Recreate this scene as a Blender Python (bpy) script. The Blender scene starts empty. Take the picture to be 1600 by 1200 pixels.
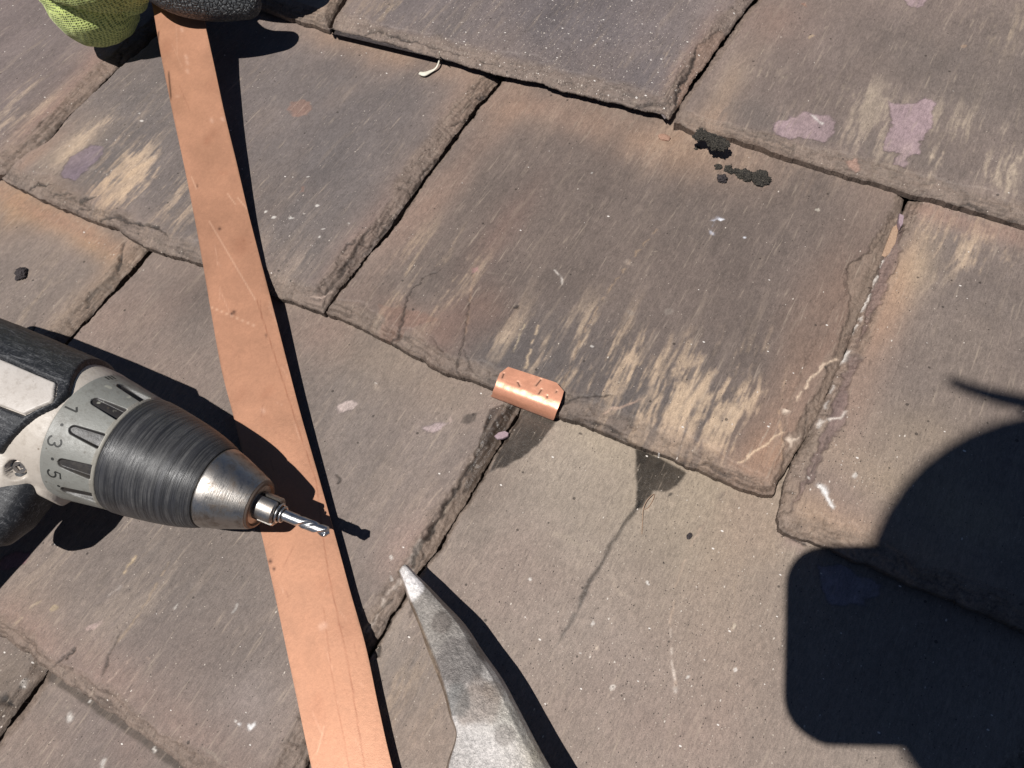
import bpy, bmesh, math, random
import numpy as np
from mathutils import Vector, Matrix
# ------------------------------------------------------------------ camera, world, sun
SC = bpy.context.scene
COL = SC.collection
f = 1200.0
c = np.array([800.0, 600.0])
v1 = np.array([-3200, -1450, f]); v2 = np.array([1658, -2757, f])
n_ = np.cross(v1, v2); n_ /= np.linalg.norm(n_)
Xc = -v1 + n_ * np.dot(v1, n_); Xc /= np.linalg.norm(Xc)
Zc = -n_; Yc = np.cross(Zc, Xc)
H = 0.27                                       # lens height above the roof surface, metres
R = np.array([Xc, Yc, Zc])                     # camera axes (x right, y down, z forward) -> world
camp = np.array([0, 0, H])
def ray(p): return R @ np.array([p[0] - c[0], p[1] - c[1], f])
def W(p, z=0.0):
    r = ray(p); return camp + r * (z - H) / r[2]
S = ray((1270, 900)); S /= np.linalg.norm(S)   # direction the sunlight travels
cd = bpy.data.cameras.new('camera'); cam = bpy.data.objects.new('camera', cd); COL.objects.link(cam)
cd.sensor_width = 36; cd.lens = 36 * f / 1600; cd.clip_start = 0.004; cd.clip_end = 200
M = Matrix(((R[0][0], -R[0][1], -R[0][2], 0), (R[1][0], -R[1][1], -R[1][2], 0), (R[2][0], -R[2][1], -R[2][2], H), (0, 0, 0, 1)))
cam.matrix_world = M
SC.camera = cam
w = bpy.data.worlds.new('World'); SC.world = w; w.use_nodes = True
nt = w.node_tree; nt.nodes.clear()
sky = nt.nodes.new('ShaderNodeTexSky'); sky.sky_type = 'NISHITA'; sky.sun_disc = False
sunv = -S
sky.sun_elevation = math.asin(sunv[2]); sky.sun_rotation = math.atan2(sunv[0], sunv[1])
sky.altitude = 2500; sky.air_density = 0.55; sky.dust_density = 0.2
bg = nt.nodes.new('ShaderNodeBackground'); bg.inputs[1].default_value = 0.058
out = nt.nodes.new('ShaderNodeOutputWorld')
nt.links.new(sky.outputs[0], bg.inputs[0]); nt.links.new(bg.outputs[0], out.inputs[0])
sl = bpy.data.lights.new('sun', 'SUN'); sl.energy = 5.0; sl.angle = math.radians(0.53); sl.color = (1.0, 0.972, 0.935)
so = bpy.data.objects.new('sun', sl); COL.objects.link(so)
so.rotation_euler = Vector(S).to_track_quat('-Z', 'Y').to_euler(); so.location = (0, 0, 3)
SC.view_settings.view_transform = 'Standard'; SC.view_settings.look = 'None'
SC.view_settings.exposure = 0.12; SC.view_settings.gamma = 1
SC.cycles.max_bounces = 6
# ------------------------------------------------------------------ helpers
rng = np.random.default_rng(7); random.seed(7)
def lin(v):
    v = np.asarray(v, float) / 255.0
    return np.where(v <= 0.04045, v / 12.92, ((v + 0.055) / 1.055) ** 2.4)
def T(r, g, b): return lin((r, g, b)) / 1.36     # albedo that shows as this colour in full sun
def tag(o, label=None, cat=None, group=None, kind=None):
    if label: o['label'] = label
    if cat: o['category'] = cat
    if group: o['group'] = group
    if kind: o['kind'] = kind
    return o
def empty(name, loc, label, cat, group=None):
    o = bpy.data.objects.new(name, None); COL.objects.link(o); o.location = Vector(loc); o.empty_display_size = 0.01
    return tag(o, label, cat, group)
def link_mesh(name, verts, faces, mat, parent=None, origin=None, smooth=True):
    """verts in world coordinates; the mesh is stored relative to its origin"""
    verts = np.asarray(verts, float)
    if origin is None: origin = (np.array(parent.location) if parent else verts.mean(0))
    me = bpy.data.meshes.new(name)
    me.from_pydata((verts - np.array(origin)).tolist(), [], [tuple(int(i) for i in q) for q in faces]); me.update()
    if smooth:
        me.polygons.foreach_set('use_smooth', np.ones(len(me.polygons), bool))
    if mat: me.materials.append(mat)
    o = bpy.data.objects.new(name, me); COL.objects.link(o)
    if parent:
        o.parent = parent
        wp = np.array(parent.location) + (np.array(parent.parent.location) if parent.parent else 0)
        o.location = Vector(np.array(origin) - wp)
    else: o.location = Vector(origin)
    return o
def hsh(ix, iy, seed):
    h = (ix.astype(np.int64) * 374761393 + iy.astype(np.int64) * 668265263 + seed * 1442695041) & 0xffffffff
    h = ((h ^ (h >> 13)) * 1274126177) & 0xffffffff
    h = (h ^ (h >> 16)) & 0xffffffff
    return h / 4294967295.0
def noise(x, y, seed=0):
    ix = np.floor(x); iy = np.floor(y); fx = x - ix; fy = y - iy
    u = fx * fx * fx * (fx * (fx * 6 - 15) + 10); v = fy * fy * fy * (fy * (fy * 6 - 15) + 10)
    a = hsh(ix, iy, seed); b = hsh(ix + 1, iy, seed); cc = hsh(ix, iy + 1, seed); d = hsh(ix + 1, iy + 1, seed)
    return (a + (b - a) * u + (cc - a) * v + (a - b - cc + d) * u * v) * 2 - 1
def fbm(x, y, seed=0, o=4, g=0.5):
    s = 0; a = 1; t = 0
    for k in range(o):
        s = s + a * noise(x * 2 ** k + 17.3 * k, y * 2 ** k - 9.1 * k, seed + k * 31); t += a; a *= g
    return s / t
def sstep(a, b, x):
    t = np.clip((x - a) / (b - a), 0, 1); return t * t * (3 - 2 * t)
def seg_dist(pts, x, y, closed=True):
    """distance to polyline, nearest-segment index and parameter"""
    best = np.full(x.shape, 1e9); bi = np.zeros(x.shape, int); bt = np.zeros(x.shape); nx = np.zeros(x.shape); ny = np.zeros(x.shape)
    N = len(pts)
    for i in range(N if closed else N - 1):
        ax, ay = pts[i]; bx, by = pts[(i + 1) % N]
        dx, dy = bx - ax, by - ay; L = dx * dx + dy * dy + 1e-18
        t = np.clip(((x - ax) * dx + (y - ay) * dy) / L, 0, 1)
        qx = ax + t * dx; qy = ay + t * dy
        d = np.hypot(x - qx, y - qy); m = d < best
        best = np.where(m, d, best); bi = np.where(m, i, bi); bt = np.where(m, t, bt)
        nx = np.where(m, qx, nx); ny = np.where(m, qy, ny)
    return best, bi, bt, nx, ny
def inside(pts, x, y):
    r = np.zeros(x.shape, bool); N = len(pts)
    for i in range(N):
        ax, ay = pts[i]; bx, by = pts[(i + 1) % N]
        if ay == by: continue
        m = ((ay > y) != (by > y)) & (x < (bx - ax) * (y - ay) / (by - ay) + ax); r ^= m
    return r
# ------------------------------------------------------------------ node materials
def newmat(name):
    m = bpy.data.materials.new(name); m.use_nodes = True
    t = m.node_tree; b = t.nodes['Principled BSDF']; return m, t, b
def nd(t, typ, **kw):
    n = t.nodes.new(typ)
    for k, v in kw.items():
        if k.startswith('i_'):
            key = k[2:]
            n.inputs[int(key) if key.isdigit() else key.replace('_', ' ')].default_value = v
        else: setattr(n, k, v)
    return n
def pos(t, scale=(1, 1, 1), kind='Position'):
    if kind == 'Position': g = t.nodes.new('ShaderNodeNewGeometry'); o = g.outputs['Position']
    else: g = t.nodes.new('ShaderNodeTexCoord'); o = g.outputs['Object']
    mp = t.nodes.new('ShaderNodeMapping'); mp.inputs['Scale'].default_value = scale
    t.links.new(o, mp.inputs[0]); return mp.outputs[0]
def nz(t, vec, scale, detail=4, rough=0.55, dist=0):
    n = nd(t, 'ShaderNodeTexNoise'); n.inputs['Scale'].default_value = scale; n.inputs['Detail'].default_value = detail
    n.inputs['Roughness'].default_value = rough; n.inputs['Distortion'].default_value = dist
    t.links.new(vec, n.inputs['Vector']); return n.outputs['Fac']
def mth(t, op, a, b=None, cl=False):
    n = nd(t, 'ShaderNodeMath', operation=op); n.use_clamp = cl
    for i, v in enumerate((a, b)):
        if v is None: continue
        if isinstance(v, (int, float)): n.inputs[i].default_value = v
        else: t.links.new(v, n.inputs[i])
    return n.outputs[0]
def mrange(t, v, a, b, c0, d0):
    n = nd(t, 'ShaderNodeMapRange'); t.links.new(v, n.inputs[0])
    for i, x in enumerate((a, b, c0, d0)): n.inputs[i + 1].default_value = x
    return n.outputs[0]
def mix(t, fac, a, b, bt='MIX'):
    n = nd(t, 'ShaderNodeMix', data_type='RGBA', blend_type=bt)
    def s(i, v):
        if isinstance(v, (int, float)): n.inputs[i].default_value = v
        elif isinstance(v, (tuple, list, np.ndarray)): n.inputs[i].default_value = tuple(float(q) for q in v[:3]) + (1,)
        else: t.links.new(v, n.inputs[i])
    s(0, fac); s(6, a); s(7, b); return n.outputs[2]
def bump(t, b, h, dist, strength=1.0, prev=None):
    n = nd(t, 'ShaderNodeBump'); n.inputs['Strength'].default_value = strength; n.inputs['Distance'].default_value = dist
    t.links.new(h, n.inputs['Height'])
    if prev is not None: t.links.new(prev, n.inputs['Normal'])
    t.links.new(n.outputs[0], b.inputs['Normal']); return n.outputs[0]

def slate_material():
    m, t, b = newmat('slate_stone')
    a = nd(t, 'ShaderNodeAttribute', attribute_name='Col').outputs['Color']
    mk = nd(t, 'ShaderNodeAttribute', attribute_name='Mask').outputs['Color']
    sp = nd(t, 'ShaderNodeSeparateColor'); t.links.new(mk, sp.inputs[0])
    speck, wet, rough = sp.outputs[0], sp.outputs[1], sp.outputs[2]
    g1 = nz(t, pos(t, (1, 0.28, 1)), 1500, 3, 0.7)
    g2 = nz(t, pos(t), 2600, 2, 0.8)
    g3 = nz(t, pos(t, (1, 0.6, 1)), 420, 4, 0.65)
    k = mth(t, 'MULTIPLY', mrange(t, g1, 0.25, 0.75, 0.74, 1.26), mrange(t, g2, 0.25, 0.75, 0.70, 1.30))
    k = mth(t, 'MULTIPLY', k, mrange(t, g3, 0.3, 0.7, 0.90, 1.10))
    kk = nd(t, 'ShaderNodeCombineColor'); [t.links.new(k, kk.inputs[i]) for i in range(3)]
    col = mix(t, 1.0, a, kk.outputs[0], 'MULTIPLY')
    # fine scratches and grain lines running down the slope
    for sc_, xs_, lo, hi, c3, st3 in ((700, .07, .60, .74, T(186, 168, 150), .45), (1300, .12, .60, .76, T(60, 51, 46), .40), (260, .10, .58, .75, T(168, 150, 134), .30)):
        gz = nz(t, pos(t, (1, xs_, 1)), sc_, 3, .65, .25)
        col = mix(t, mth(t, 'MULTIPLY', mrange(t, gz, lo, hi, 0, 1), st3, True), col, c3)
    # tiny pale and dark flecks
    for sc, th, colr, gate, vs in ((640, 0.17, T(214, 202, 190), speck, (1, .55, 0)), (430, 0.15, T(236, 228, 220), speck, (.6, 1, 0)), (1200, .26, T(196, 182, 168), speck, (1, 1, 0)), (1500, .3, T(60, 50, 44), speck, (1, .7, 0))):
        v = nd(t, 'ShaderNodeTexVoronoi'); v.inputs['Scale'].default_value = sc
        t.links.new(pos(t, vs), v.inputs['Vector'])
        s2 = nd(t, 'ShaderNodeSeparateColor'); t.links.new(v.outputs['Color'], s2.inputs[0])
        on = mth(t, 'LESS_THAN', s2.outputs[0], gate)
        rad = mth(t, 'MULTIPLY', s2.outputs[1], th)
        dd = mth(t, 'LESS_THAN', v.outputs['Distance'], rad)
        col = mix(t, mth(t, 'MULTIPLY', on, dd), col, colr)
    v = nd(t, 'ShaderNodeTexVoronoi'); v.inputs['Scale'].default_value = 330
    t.links.new(pos(t, (1, 1, 0.0)), v.inputs['Vector'])
    s2 = nd(t, 'ShaderNodeSeparateColor'); t.links.new(v.outputs['Color'], s2.inputs[0])
    on = mth(t, 'MULTIPLY', mth(t, 'LESS_THAN', s2.outputs[2], 0.018), mth(t, 'LESS_THAN', v.outputs['Distance'], mth(t, 'MULTIPLY', s2.outputs[0], 0.20)))
    col = mix(t, mth(t, 'MULTIPLY', on, 0.7), col, T(50, 42, 36))
    t.links.new(col, b.inputs['Base Color'])
    t.links.new(mrange(t, wet, 0, 1, 0.66, 0.33), b.inputs['Roughness'])
    b.inputs['Specular IOR Level'].default_value = 0.42
    h = mth(t, 'ADD', mth(t, 'MULTIPLY', g1, 0.5), mth(t, 'MULTIPLY', g2, 0.35))
    h = mth(t, 'ADD', h, mth(t, 'MULTIPLY', g3, 1.0))
    h = mth(t, 'MULTIPLY', h, mth(t, 'ADD', 0.35, rough))
    bump(t, b, h, 0.00042, 0.8)
    return m
SLATE = slate_material()
# ------------------------------------------------------------------ slates
TH = 0.0072; EX = 0.158
def px_list(L, z): return [tuple(W(p, z)[:2]) for p in L]
# general colours, as they show in sun
GREY = T(123, 110, 100); BLUE = T(95, 89, 86); PINK = T(150, 131, 120); TAN = T(182, 154, 126); CREAM = T(204, 177, 148)
BAND = T(134, 116, 102); DARKL = T(34, 27, 23); PURP = T(160, 138, 140); WHITE = T(225, 218, 210); OR = T(160, 112, 88); PALE = T(150, 136, 122)
WETC = T(72, 62, 55)
def make_slate(label, yl, bottom, right, left, gap=0.0006, wb=0.007, wr=0.006, wl=0.0015, seed=1, base=GREY, alt=BLUE,
               blobs=(), patches=(), cracks=(), lines=(), dots=(), speck=0.10, edge=1.0, drop=(.50, .44, .0, .25), res=0.0005, dz=0.0, grain=1.0, world=False, top_ext=0.026):
    """bottom, right, left: visible outline traced on the roof; the top runs on under the next course"""
    tz = lambda y: TH * (1 - (y - yl) / EX) + dz
    def q(p):                                       # outline point -> spot on this slate's face
        z = 0.003
        for _ in range(6): z = float(np.clip(tz(W(p, z)[1]), -0.003, 0.011))
        return tuple(W(p, z)[:2])
    if world: B, Rr, Ll = bottom, right, left
    else:
        B = px_list(bottom, 0.0007)
        def side(L, dfr):
            o = []
            for p in L:
                z = 0.001
                for _ in range(5): z = tz(W(p, z)[1]) - TH * dfr
                o.append(tuple(W(p, z)[:2]))
            return o
        Rr, Ll = side(right, drop[1]), side(left, drop[3])
    ytop = yl + EX + top_ext
    def ext(L):
        (x0, y0), (x1, y1) = L[-2], L[-1]
        return L + [(x1 + (x1 - x0) * (ytop - y1) / (y1 - y0 + 1e-9) * 0.5, ytop)] if y1 < ytop - 0.002 else L
    Rr, Ll = ext(Rr), ext(Ll)
    nb, nr, nl = len(B), len(Rr), len(Ll)
    poly = B + Rr + Ll[::-1]
    # kind of each segment: 0 bottom 1 right 2 top 3 left
    kinds = [0] * (nb) + [1] * (nr - 1) + [2] + [3] * nl
    kinds[nb - 1] = 0; kinds = kinds[:len(poly)]
    wk = np.array([wb * .86, wr * .86, 0.0005, wl])
    P = np.array(poly); x0, y0 = P.min(0) - 0.002; x1, y1 = P.max(0) + 0.002
    gx = np.arange(x0, x1, res); gy = np.arange(y0, y1, res)
    Xg, Yg = np.meshgrid(gx, gy); sh = Xg.shape; x = Xg.ravel(); y = Yg.ravel()
    # roughen the outline by warping
    wx = fbm(x * 160, y * 160, seed + 5, 4) * 0.0010 + fbm(x * 700, y * 700, seed + 6, 2) * 0.00025
    wy = fbm(x * 160, y * 160, seed + 8, 4) * 0.0010 + fbm(x * 700, y * 700, seed + 9, 2) * 0.00025
    xw, yw = x + wx, y + wy
    d, bi, bt, nx, ny = seg_dist(poly, xw, yw); ins = inside(poly, xw, yw)
    sd = np.where(ins, d, -d)
    # snap the rim
    rim = (sd < res * 0.35) & (sd > -res * 1.1)
    xs = np.where(rim, x + (nx - xw), x); ys = np.where(rim, y + (ny - yw), y)
    keep = sd > -res * 1.1
    # distance to each kind of edge
    dk = []
    for k in range(4):
        idx = [i for i in range(len(poly)) if kinds[i] == k]
        dd = np.full(x.shape, 1e9)
        for i in idx:
            a2, b2 = poly[i], poly[(i + 1) % len(poly)]
            dd = np.minimum(dd, seg_dist([a2, b2], xw, yw, False)[0])
        dk.append(dd)
    rel = np.full(x.shape, 1e9)
    NL = 7; tk = TH / NL; hgt = np.zeros(x.shape); stepd = np.zeros(x.shape)
    wmod = 1 + 0.55 * fbm(x * 22, y * 22, seed + 40, 3)
    q_ = []
    for k, wv in enumerate(wk): q_.append(dk[k] / (wv * np.clip(wmod, .35, 2)))
    rel = np.minimum.reduce([q_[0], q_[1], q_[3]])       # 0 at rim, 1 where the full face starts
    along = x * 1.0
    # thin laminae, each broken back by its own ragged line
    cuts = sorted([0.03, 0.10, 0.22, 0.36, 0.52, 0.72, 0.98])
    for k in range(NL):
        nk = 0.60 * fbm(x * 40 + 9 * k, y * 40, seed + 60 + k, 5, 0.62) * (0.35 + cuts[k])
        e = rel - cuts[k] - nk
        soft = 0.025
        s_ = sstep(-soft, soft, e)
        hgt += s_ / NL
        stepd = np.maximum(stepd, np.exp(-(e / 0.05) ** 2) * (k > 0))
    bandm = 1 - sstep(0.75, 1.25, rel + 0.3 * fbm(x * 80, y * 80, seed + 3, 3))
    # the very rim keeps most of its thickness (a broken face, not a feather edge)
    rimh = sstep(-0.0002, 0.0007, sd); wsum = 0; dr = 0
    for k, k4 in enumerate((0, 1, 3)):
        wk_ = 1 / (q_[k4] ** 4 + 1e-3); dr = dr + wk_ * drop[k4]; wsum = wsum + wk_
    dr = dr / wsum
    slope = np.clip(rel, 0, 1)
    hgt = TH * (1 - dr * (1 - (0.72 * hgt + 0.28 * slope))) - 0.0005 * (1 - rimh)
    z = tz(y) - TH + hgt
    rdg = 1 - np.abs(fbm(x * 150, y * 150, seed + 75, 5, .62)) * 3.0
    z += bandm * (0.00024 * fbm(x * 330, y * 330, seed + 70, 4, .68) - 0.00045 * np.clip(rdg, 0, 1) ** 5) * rimh
    z += 0.00022 * fbm(x * 30, y * 24, seed + 71, 3) + 0.00007 * fbm(x * 260, y * 90, seed + 72, 3)
    bot = tz(y) - TH
    # ---------------- colours
    n1 = fbm(x * 17, y * 12, seed + 1, 4); n2 = fbm(x * 60, y * 30, seed + 2, 4); n3 = fbm(x * 300, y * 90 , seed + 4, 3)
    Cc = np.empty((x.size, 3)); m = np.clip(0.45 + 0.9 * n1, 0, 1)[:, None]
    Cc[:] = base * (1 - m * 0.55) + alt * m * 0.55
    Cc *= (1.04 + 0.16 * n2 + 0.08 * fbm(x * 130, y * 110, seed + 87, 3) + 0.09 * n3 * grain + 0.16 * fbm(x * 9, y * 9, seed + 86, 3))[:, None]
    # warm mottling
    wm = sstep(0.05, 0.6, fbm(x * 35, y * 22, seed + 11, 4))[:, None] * 0.22
    Cc = Cc * (1 - wm) + (PINK * 0.9) * wm
    speckm = np.full(x.shape, speck * (.55 if speck < .15 else .9)) * np.clip(1 + 1.5 * fbm(x * 14, y * 14, seed + 85, 2), 0.1, 2.5); wet = np.zeros(x.shape); rg = np.full(x.shape, 0.45) + 0.5 * bandm
    # edge tint
    dmin = np.minimum.reduce([dk[0], dk[1], dk[3]])
    et = np.exp(-(dmin / 0.016)) * np.clip(0.55 + 0.9 * fbm(x * 40, y * 30, seed + 12, 4), 0, 1) * edge
    et = np.maximum(et, 0.75 * edge * np.exp(-((ytop - top_ext - 0.004 - y) / 0.016).clip(0)) * np.clip(0.6 + fbm(x * 90, y * 25, seed + 13, 3), 0, 1))
    et = np.clip(et * .85, 0, .65)[:, None]; Cc = Cc * (1 - et) + PINK * (1 + 0.12 * n2[:, None]) * et
    def mixc(mask, colr):
        nonlocal Cc
        mask = np.clip(mask, 0, 1)[:, None]; Cc = Cc * (1 - mask) + np.asarray(colr) * mask
    xv = x + .0026 * fbm(x * 26, y * 34, seed + 81, 3) + (hsh(np.array(seed), np.array(3), 5) - .5) * .5 * (y - yl) + .0006 * noise(x * 200, y * 120, seed + 82)
    stk = 0.42 * noise(xv * 520, y * 42, seed + 21) + 0.40 * noise(xv * 1150, y * 95, seed + 22) + 0.80 * noise(xv * 150, y * 26, seed + 23) + 0.3 * fbm(x * 300, y * 300, seed + 84, 3, .7)
    stk += 0.25 * noise(x * 1500, y * 160, seed + 24)
    for bl in blobs:
        (p, rx, ry, colr, st, kind) = bl
        cx, cy = q(p); rx /= 1000.; ry /= 1000.
        wpx = x + 0.25 * rx * fbm(x * 60, y * 40, seed + 31, 3); wpy = y + 0.3 * ry * fbm(x * 60 + 5, y * 40, seed + 32, 3)
        g = np.exp(-(((wpx - cx) / rx) ** 2 + ((wpy - cy) / ry) ** 2))
        if kind == 's': g = g ** .8 * sstep(-0.30, 1.20, stk * 1.25 + 0.42 * g - 0.42 + .5 * noise(x * 90, y * 30, seed + 36) + .45 * fbm(x * 500, y * 260, seed + 33, 3, .7)) * (.88 + .5 * n3)
        elif kind == 'd': g = g * sstep(-0.1, 0.5, -stk + 0.5 * g)
        elif kind == 'k': speckm += g * st; continue
        else: g = g * (0.75 + 0.5 * n2)
        mixc(g * st * (.78 if kind == 's' else .85), colr if kind != 's' else colr * .55 + GREY * .05 + np.array(T(206, 184, 162)) * .4)
    lum = Cc @ np.array([.3, .5, .2]); ghue = GREY / (GREY @ np.array([.3, .5, .2])); Cc = Cc * .84 + .16 * lum[:, None] * ghue
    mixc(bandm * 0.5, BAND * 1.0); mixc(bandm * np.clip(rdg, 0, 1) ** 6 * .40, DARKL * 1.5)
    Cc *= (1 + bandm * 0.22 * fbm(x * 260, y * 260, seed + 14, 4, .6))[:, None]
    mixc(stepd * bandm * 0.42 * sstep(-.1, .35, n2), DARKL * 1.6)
    # darker right along the rim
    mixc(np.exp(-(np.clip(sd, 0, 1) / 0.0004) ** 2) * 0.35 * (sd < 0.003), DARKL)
    def sub(pts, pad):
        pts = np.array(pts); return (x > pts[:, 0].min() - pad) & (x < pts[:, 0].max() + pad) & (y > pts[:, 1].min() - pad) & (y < pts[:, 1].max() + pad)
    jx = fbm(x * 350, y * 350, seed + 51, 4) * 0.0016; jy = fbm(x * 350, y * 350, seed + 52, 4) * 0.0016
    for pa in patches:
        L, depth, colr, st = pa[:4]; kind = pa[4] if len(pa) > 4 else ''
        pts = [q(p) for p in L]; mS = np.where(sub(pts, 0.004))[0]
        if not len(mS): continue
        jj = 0.35 if kind in ('wet', 'smooth') else 1.0
        X_, Y_ = x[mS] + jx[mS] * jj, y[mS] + jy[mS] * jj
        dd = seg_dist(pts, X_, Y_)[0]; ii = inside(pts, X_, Y_); s_ = np.where(ii, dd, -dd)
        soft = 0.0006 if kind != 'soft' else 0.004
        g = np.zeros(x.shape); g[mS] = sstep(-soft, soft, s_)
        z -= g * depth / 1000.
        if kind == 'wet': wet = np.maximum(wet, g * st); Cc *= (1 - 0.78 * st * g * (.9 + .3 * n2))[:, None]
        else:
            g3 = g * st * (0.92 + 0.3 * n2); mixc(g3, colr); Cc *= (1 + g * (.16 * n3 + .14 * fbm(x * 500, y * 500, seed + 34, 3, .7)))[:, None]
        if depth > 0.05 and kind != 'soft':
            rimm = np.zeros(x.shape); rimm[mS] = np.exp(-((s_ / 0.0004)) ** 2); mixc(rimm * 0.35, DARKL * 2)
        if kind == '': speckm -= g * 0.1; 
    for cr in cracks:
        L, wd, dp, st = cr
        pts = [q(p) for p in L]; mS = np.where(sub(pts, 0.004))[0]
        X_, Y_ = x[mS] + jx[mS] * 0.9, y[mS] + jy[mS] * 0.9
        dd, i2, t2, _, _ = seg_dist(pts, X_, Y_, False)
        s_ = (i2 + t2) / (len(pts) - 1); tap = np.clip(np.minimum(s_, 1 - s_) * 6 + 0.25, 0, 1)
        wv = wd / 1000. * tap * (0.7 + 0.8 * np.clip(n2[mS] + .3, 0, 1.2))
        g = np.zeros(x.shape); g[mS] = np.exp(-(dd / (wv + 1e-6)) ** 2)
        z -= g * dp / 1000.; mixc(g * st, DARKL)
    for ln in lines:
        L, wd, colr, st = ln
        pts = [q(p) for p in L]; mS = np.where(sub(pts, 0.004))[0]
        X_, Y_ = x[mS] + jx[mS] * 0.7, y[mS] + jy[mS] * 0.7
        dd, i2, t2, _, _ = seg_dist(pts, X_, Y_, False)
        wd *= .85; brk = sstep(-0.55, 0.05, noise(X_ * 420, Y_ * 420, seed + 91))
        g = np.zeros(x.shape); g[mS] = np.exp(-(dd / (wd / 1000.)) ** 2) * brk
        mixc(g * st, colr)
    for dt in dots:
        p, rx, ry, an, colr, st = dt
        cx, cy = q(p); rx *= .78; ry *= .78; st *= .85; mS = np.where((abs(x - cx) < 0.01) & (abs(y - cy) < 0.01))[0]
        X_, Y_ = x[mS] + jx[mS] * 0.8 - cx, y[mS] + jy[mS] * 0.8 - cy
        ca, sa = math.cos(an), math.sin(an); u = X_ * ca + Y_ * sa; v = -X_ * sa + Y_ * ca
        g = np.zeros(x.shape); g[mS] = 1 - sstep(0.75, 1.15, np.hypot(u / (rx / 1000.), v / (ry / 1000.))); mixc(g * st, colr)
    # ---------------- mesh
    idx = -np.ones(x.size, int)
    K = keep.reshape(sh)
    cell = K[:-1, :-1] & K[1:, :-1] & K[:-1, 1:] & K[1:, 1:]
    S_ = sd.reshape(sh); cell &= (S_[:-1, :-1] + S_[1:, :-1] + S_[:-1, 1:] + S_[1:, 1:]) > -res * 0.4
    ci, cj = np.where(cell); Wd = sh[1]
    f0 = ci * Wd + cj; F = np.stack([f0, f0 + 1, f0 + Wd + 1, f0 + Wd], 1)
    used = np.unique(F); idx[used] = np.arange(used.size); F = idx[F]
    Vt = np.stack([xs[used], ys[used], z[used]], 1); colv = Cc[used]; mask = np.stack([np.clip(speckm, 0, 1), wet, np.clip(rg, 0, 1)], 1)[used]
    # rim skirt: boundary edges of the sheet drop to the underside
    E = np.concatenate([F[:, [0, 1]], F[:, [1, 2]], F[:, [2, 3]], F[:, [3, 0]]])
    key = np.sort(E, 1); _, inv, cnt = np.unique(key, axis=0, return_inverse=True, return_counts=True)
    be = E[cnt[inv.ravel()] == 1]
    bv = np.unique(be); mp = -np.ones(len(Vt), int); mp[bv] = len(Vt) + np.arange(bv.size)
    low = Vt[bv].copy(); by = low[:, 1]; low[:, 2] = np.minimum(tz(by) - TH + gap, low[:, 2] - 0.0003)
    mp2 = mp + bv.size * (mp >= 0); top2 = Vt[bv].copy()
    Vt = np.concatenate([Vt, low, top2]); colv = np.concatenate([colv, colv[bv] * 0.85, colv[bv]]); mask = np.concatenate([mask, mask[bv], mask[bv]])
    F2 = np.stack([mp2[be[:, 1]], mp2[be[:, 0]], mp[be[:, 0]], mp[be[:, 1]]], 1)
    F = np.concatenate([F, F2])
    # underside
    nb0 = len(Vt); und = np.array([(px_, py_, tz(py_) - TH + gap) for px_, py_ in poly])
    cen = und[:, :2].mean(0); und[:, :2] = cen + (und[:, :2] - cen) * 0.985
    Vt = np.concatenate([Vt, und]); colv = np.concatenate([colv, np.tile(base, (len(und), 1))]); mask = np.concatenate([mask, np.zeros((len(und), 3))])
    org = np.array([cen[0], cen[1], 0.0])
    me = bpy.data.meshes.new('roof_slate')
    me.vertices.add(len(Vt)); me.vertices.foreach_set('co', (Vt - org).ravel())
    nq = len(F); npl = len(und)
    me.loops.add(nq * 4 + npl); me.loops.foreach_set('vertex_index', np.concatenate([F.ravel(), (nb0 + np.arange(npl))[::-1]]).astype(np.int32))
    me.polygons.add(nq + 1)
    me.polygons.foreach_set('loop_start', np.concatenate([np.arange(nq) * 4, [nq * 4]]).astype(np.int32))
    me.polygons.foreach_set('loop_total', np.concatenate([np.full(nq, 4), [npl]]).astype(np.int32))
    me.update(calc_edges=True); me.validate()
    me.polygons.foreach_set('use_smooth', np.ones(len(me.polygons), bool))
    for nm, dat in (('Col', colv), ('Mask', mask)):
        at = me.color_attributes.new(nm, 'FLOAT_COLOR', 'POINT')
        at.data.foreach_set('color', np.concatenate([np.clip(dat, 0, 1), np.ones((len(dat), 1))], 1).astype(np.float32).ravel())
    me.materials.append(SLATE)
    o = bpy.data.objects.new('roof_slate', me); COL.objects.link(o); o.location = Vector(org)
    return tag(o, label, 'roof slate', 'roof slates')
YA, YB, YC = 0.254, 0.1, -0.067
HR = 0.0004
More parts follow.
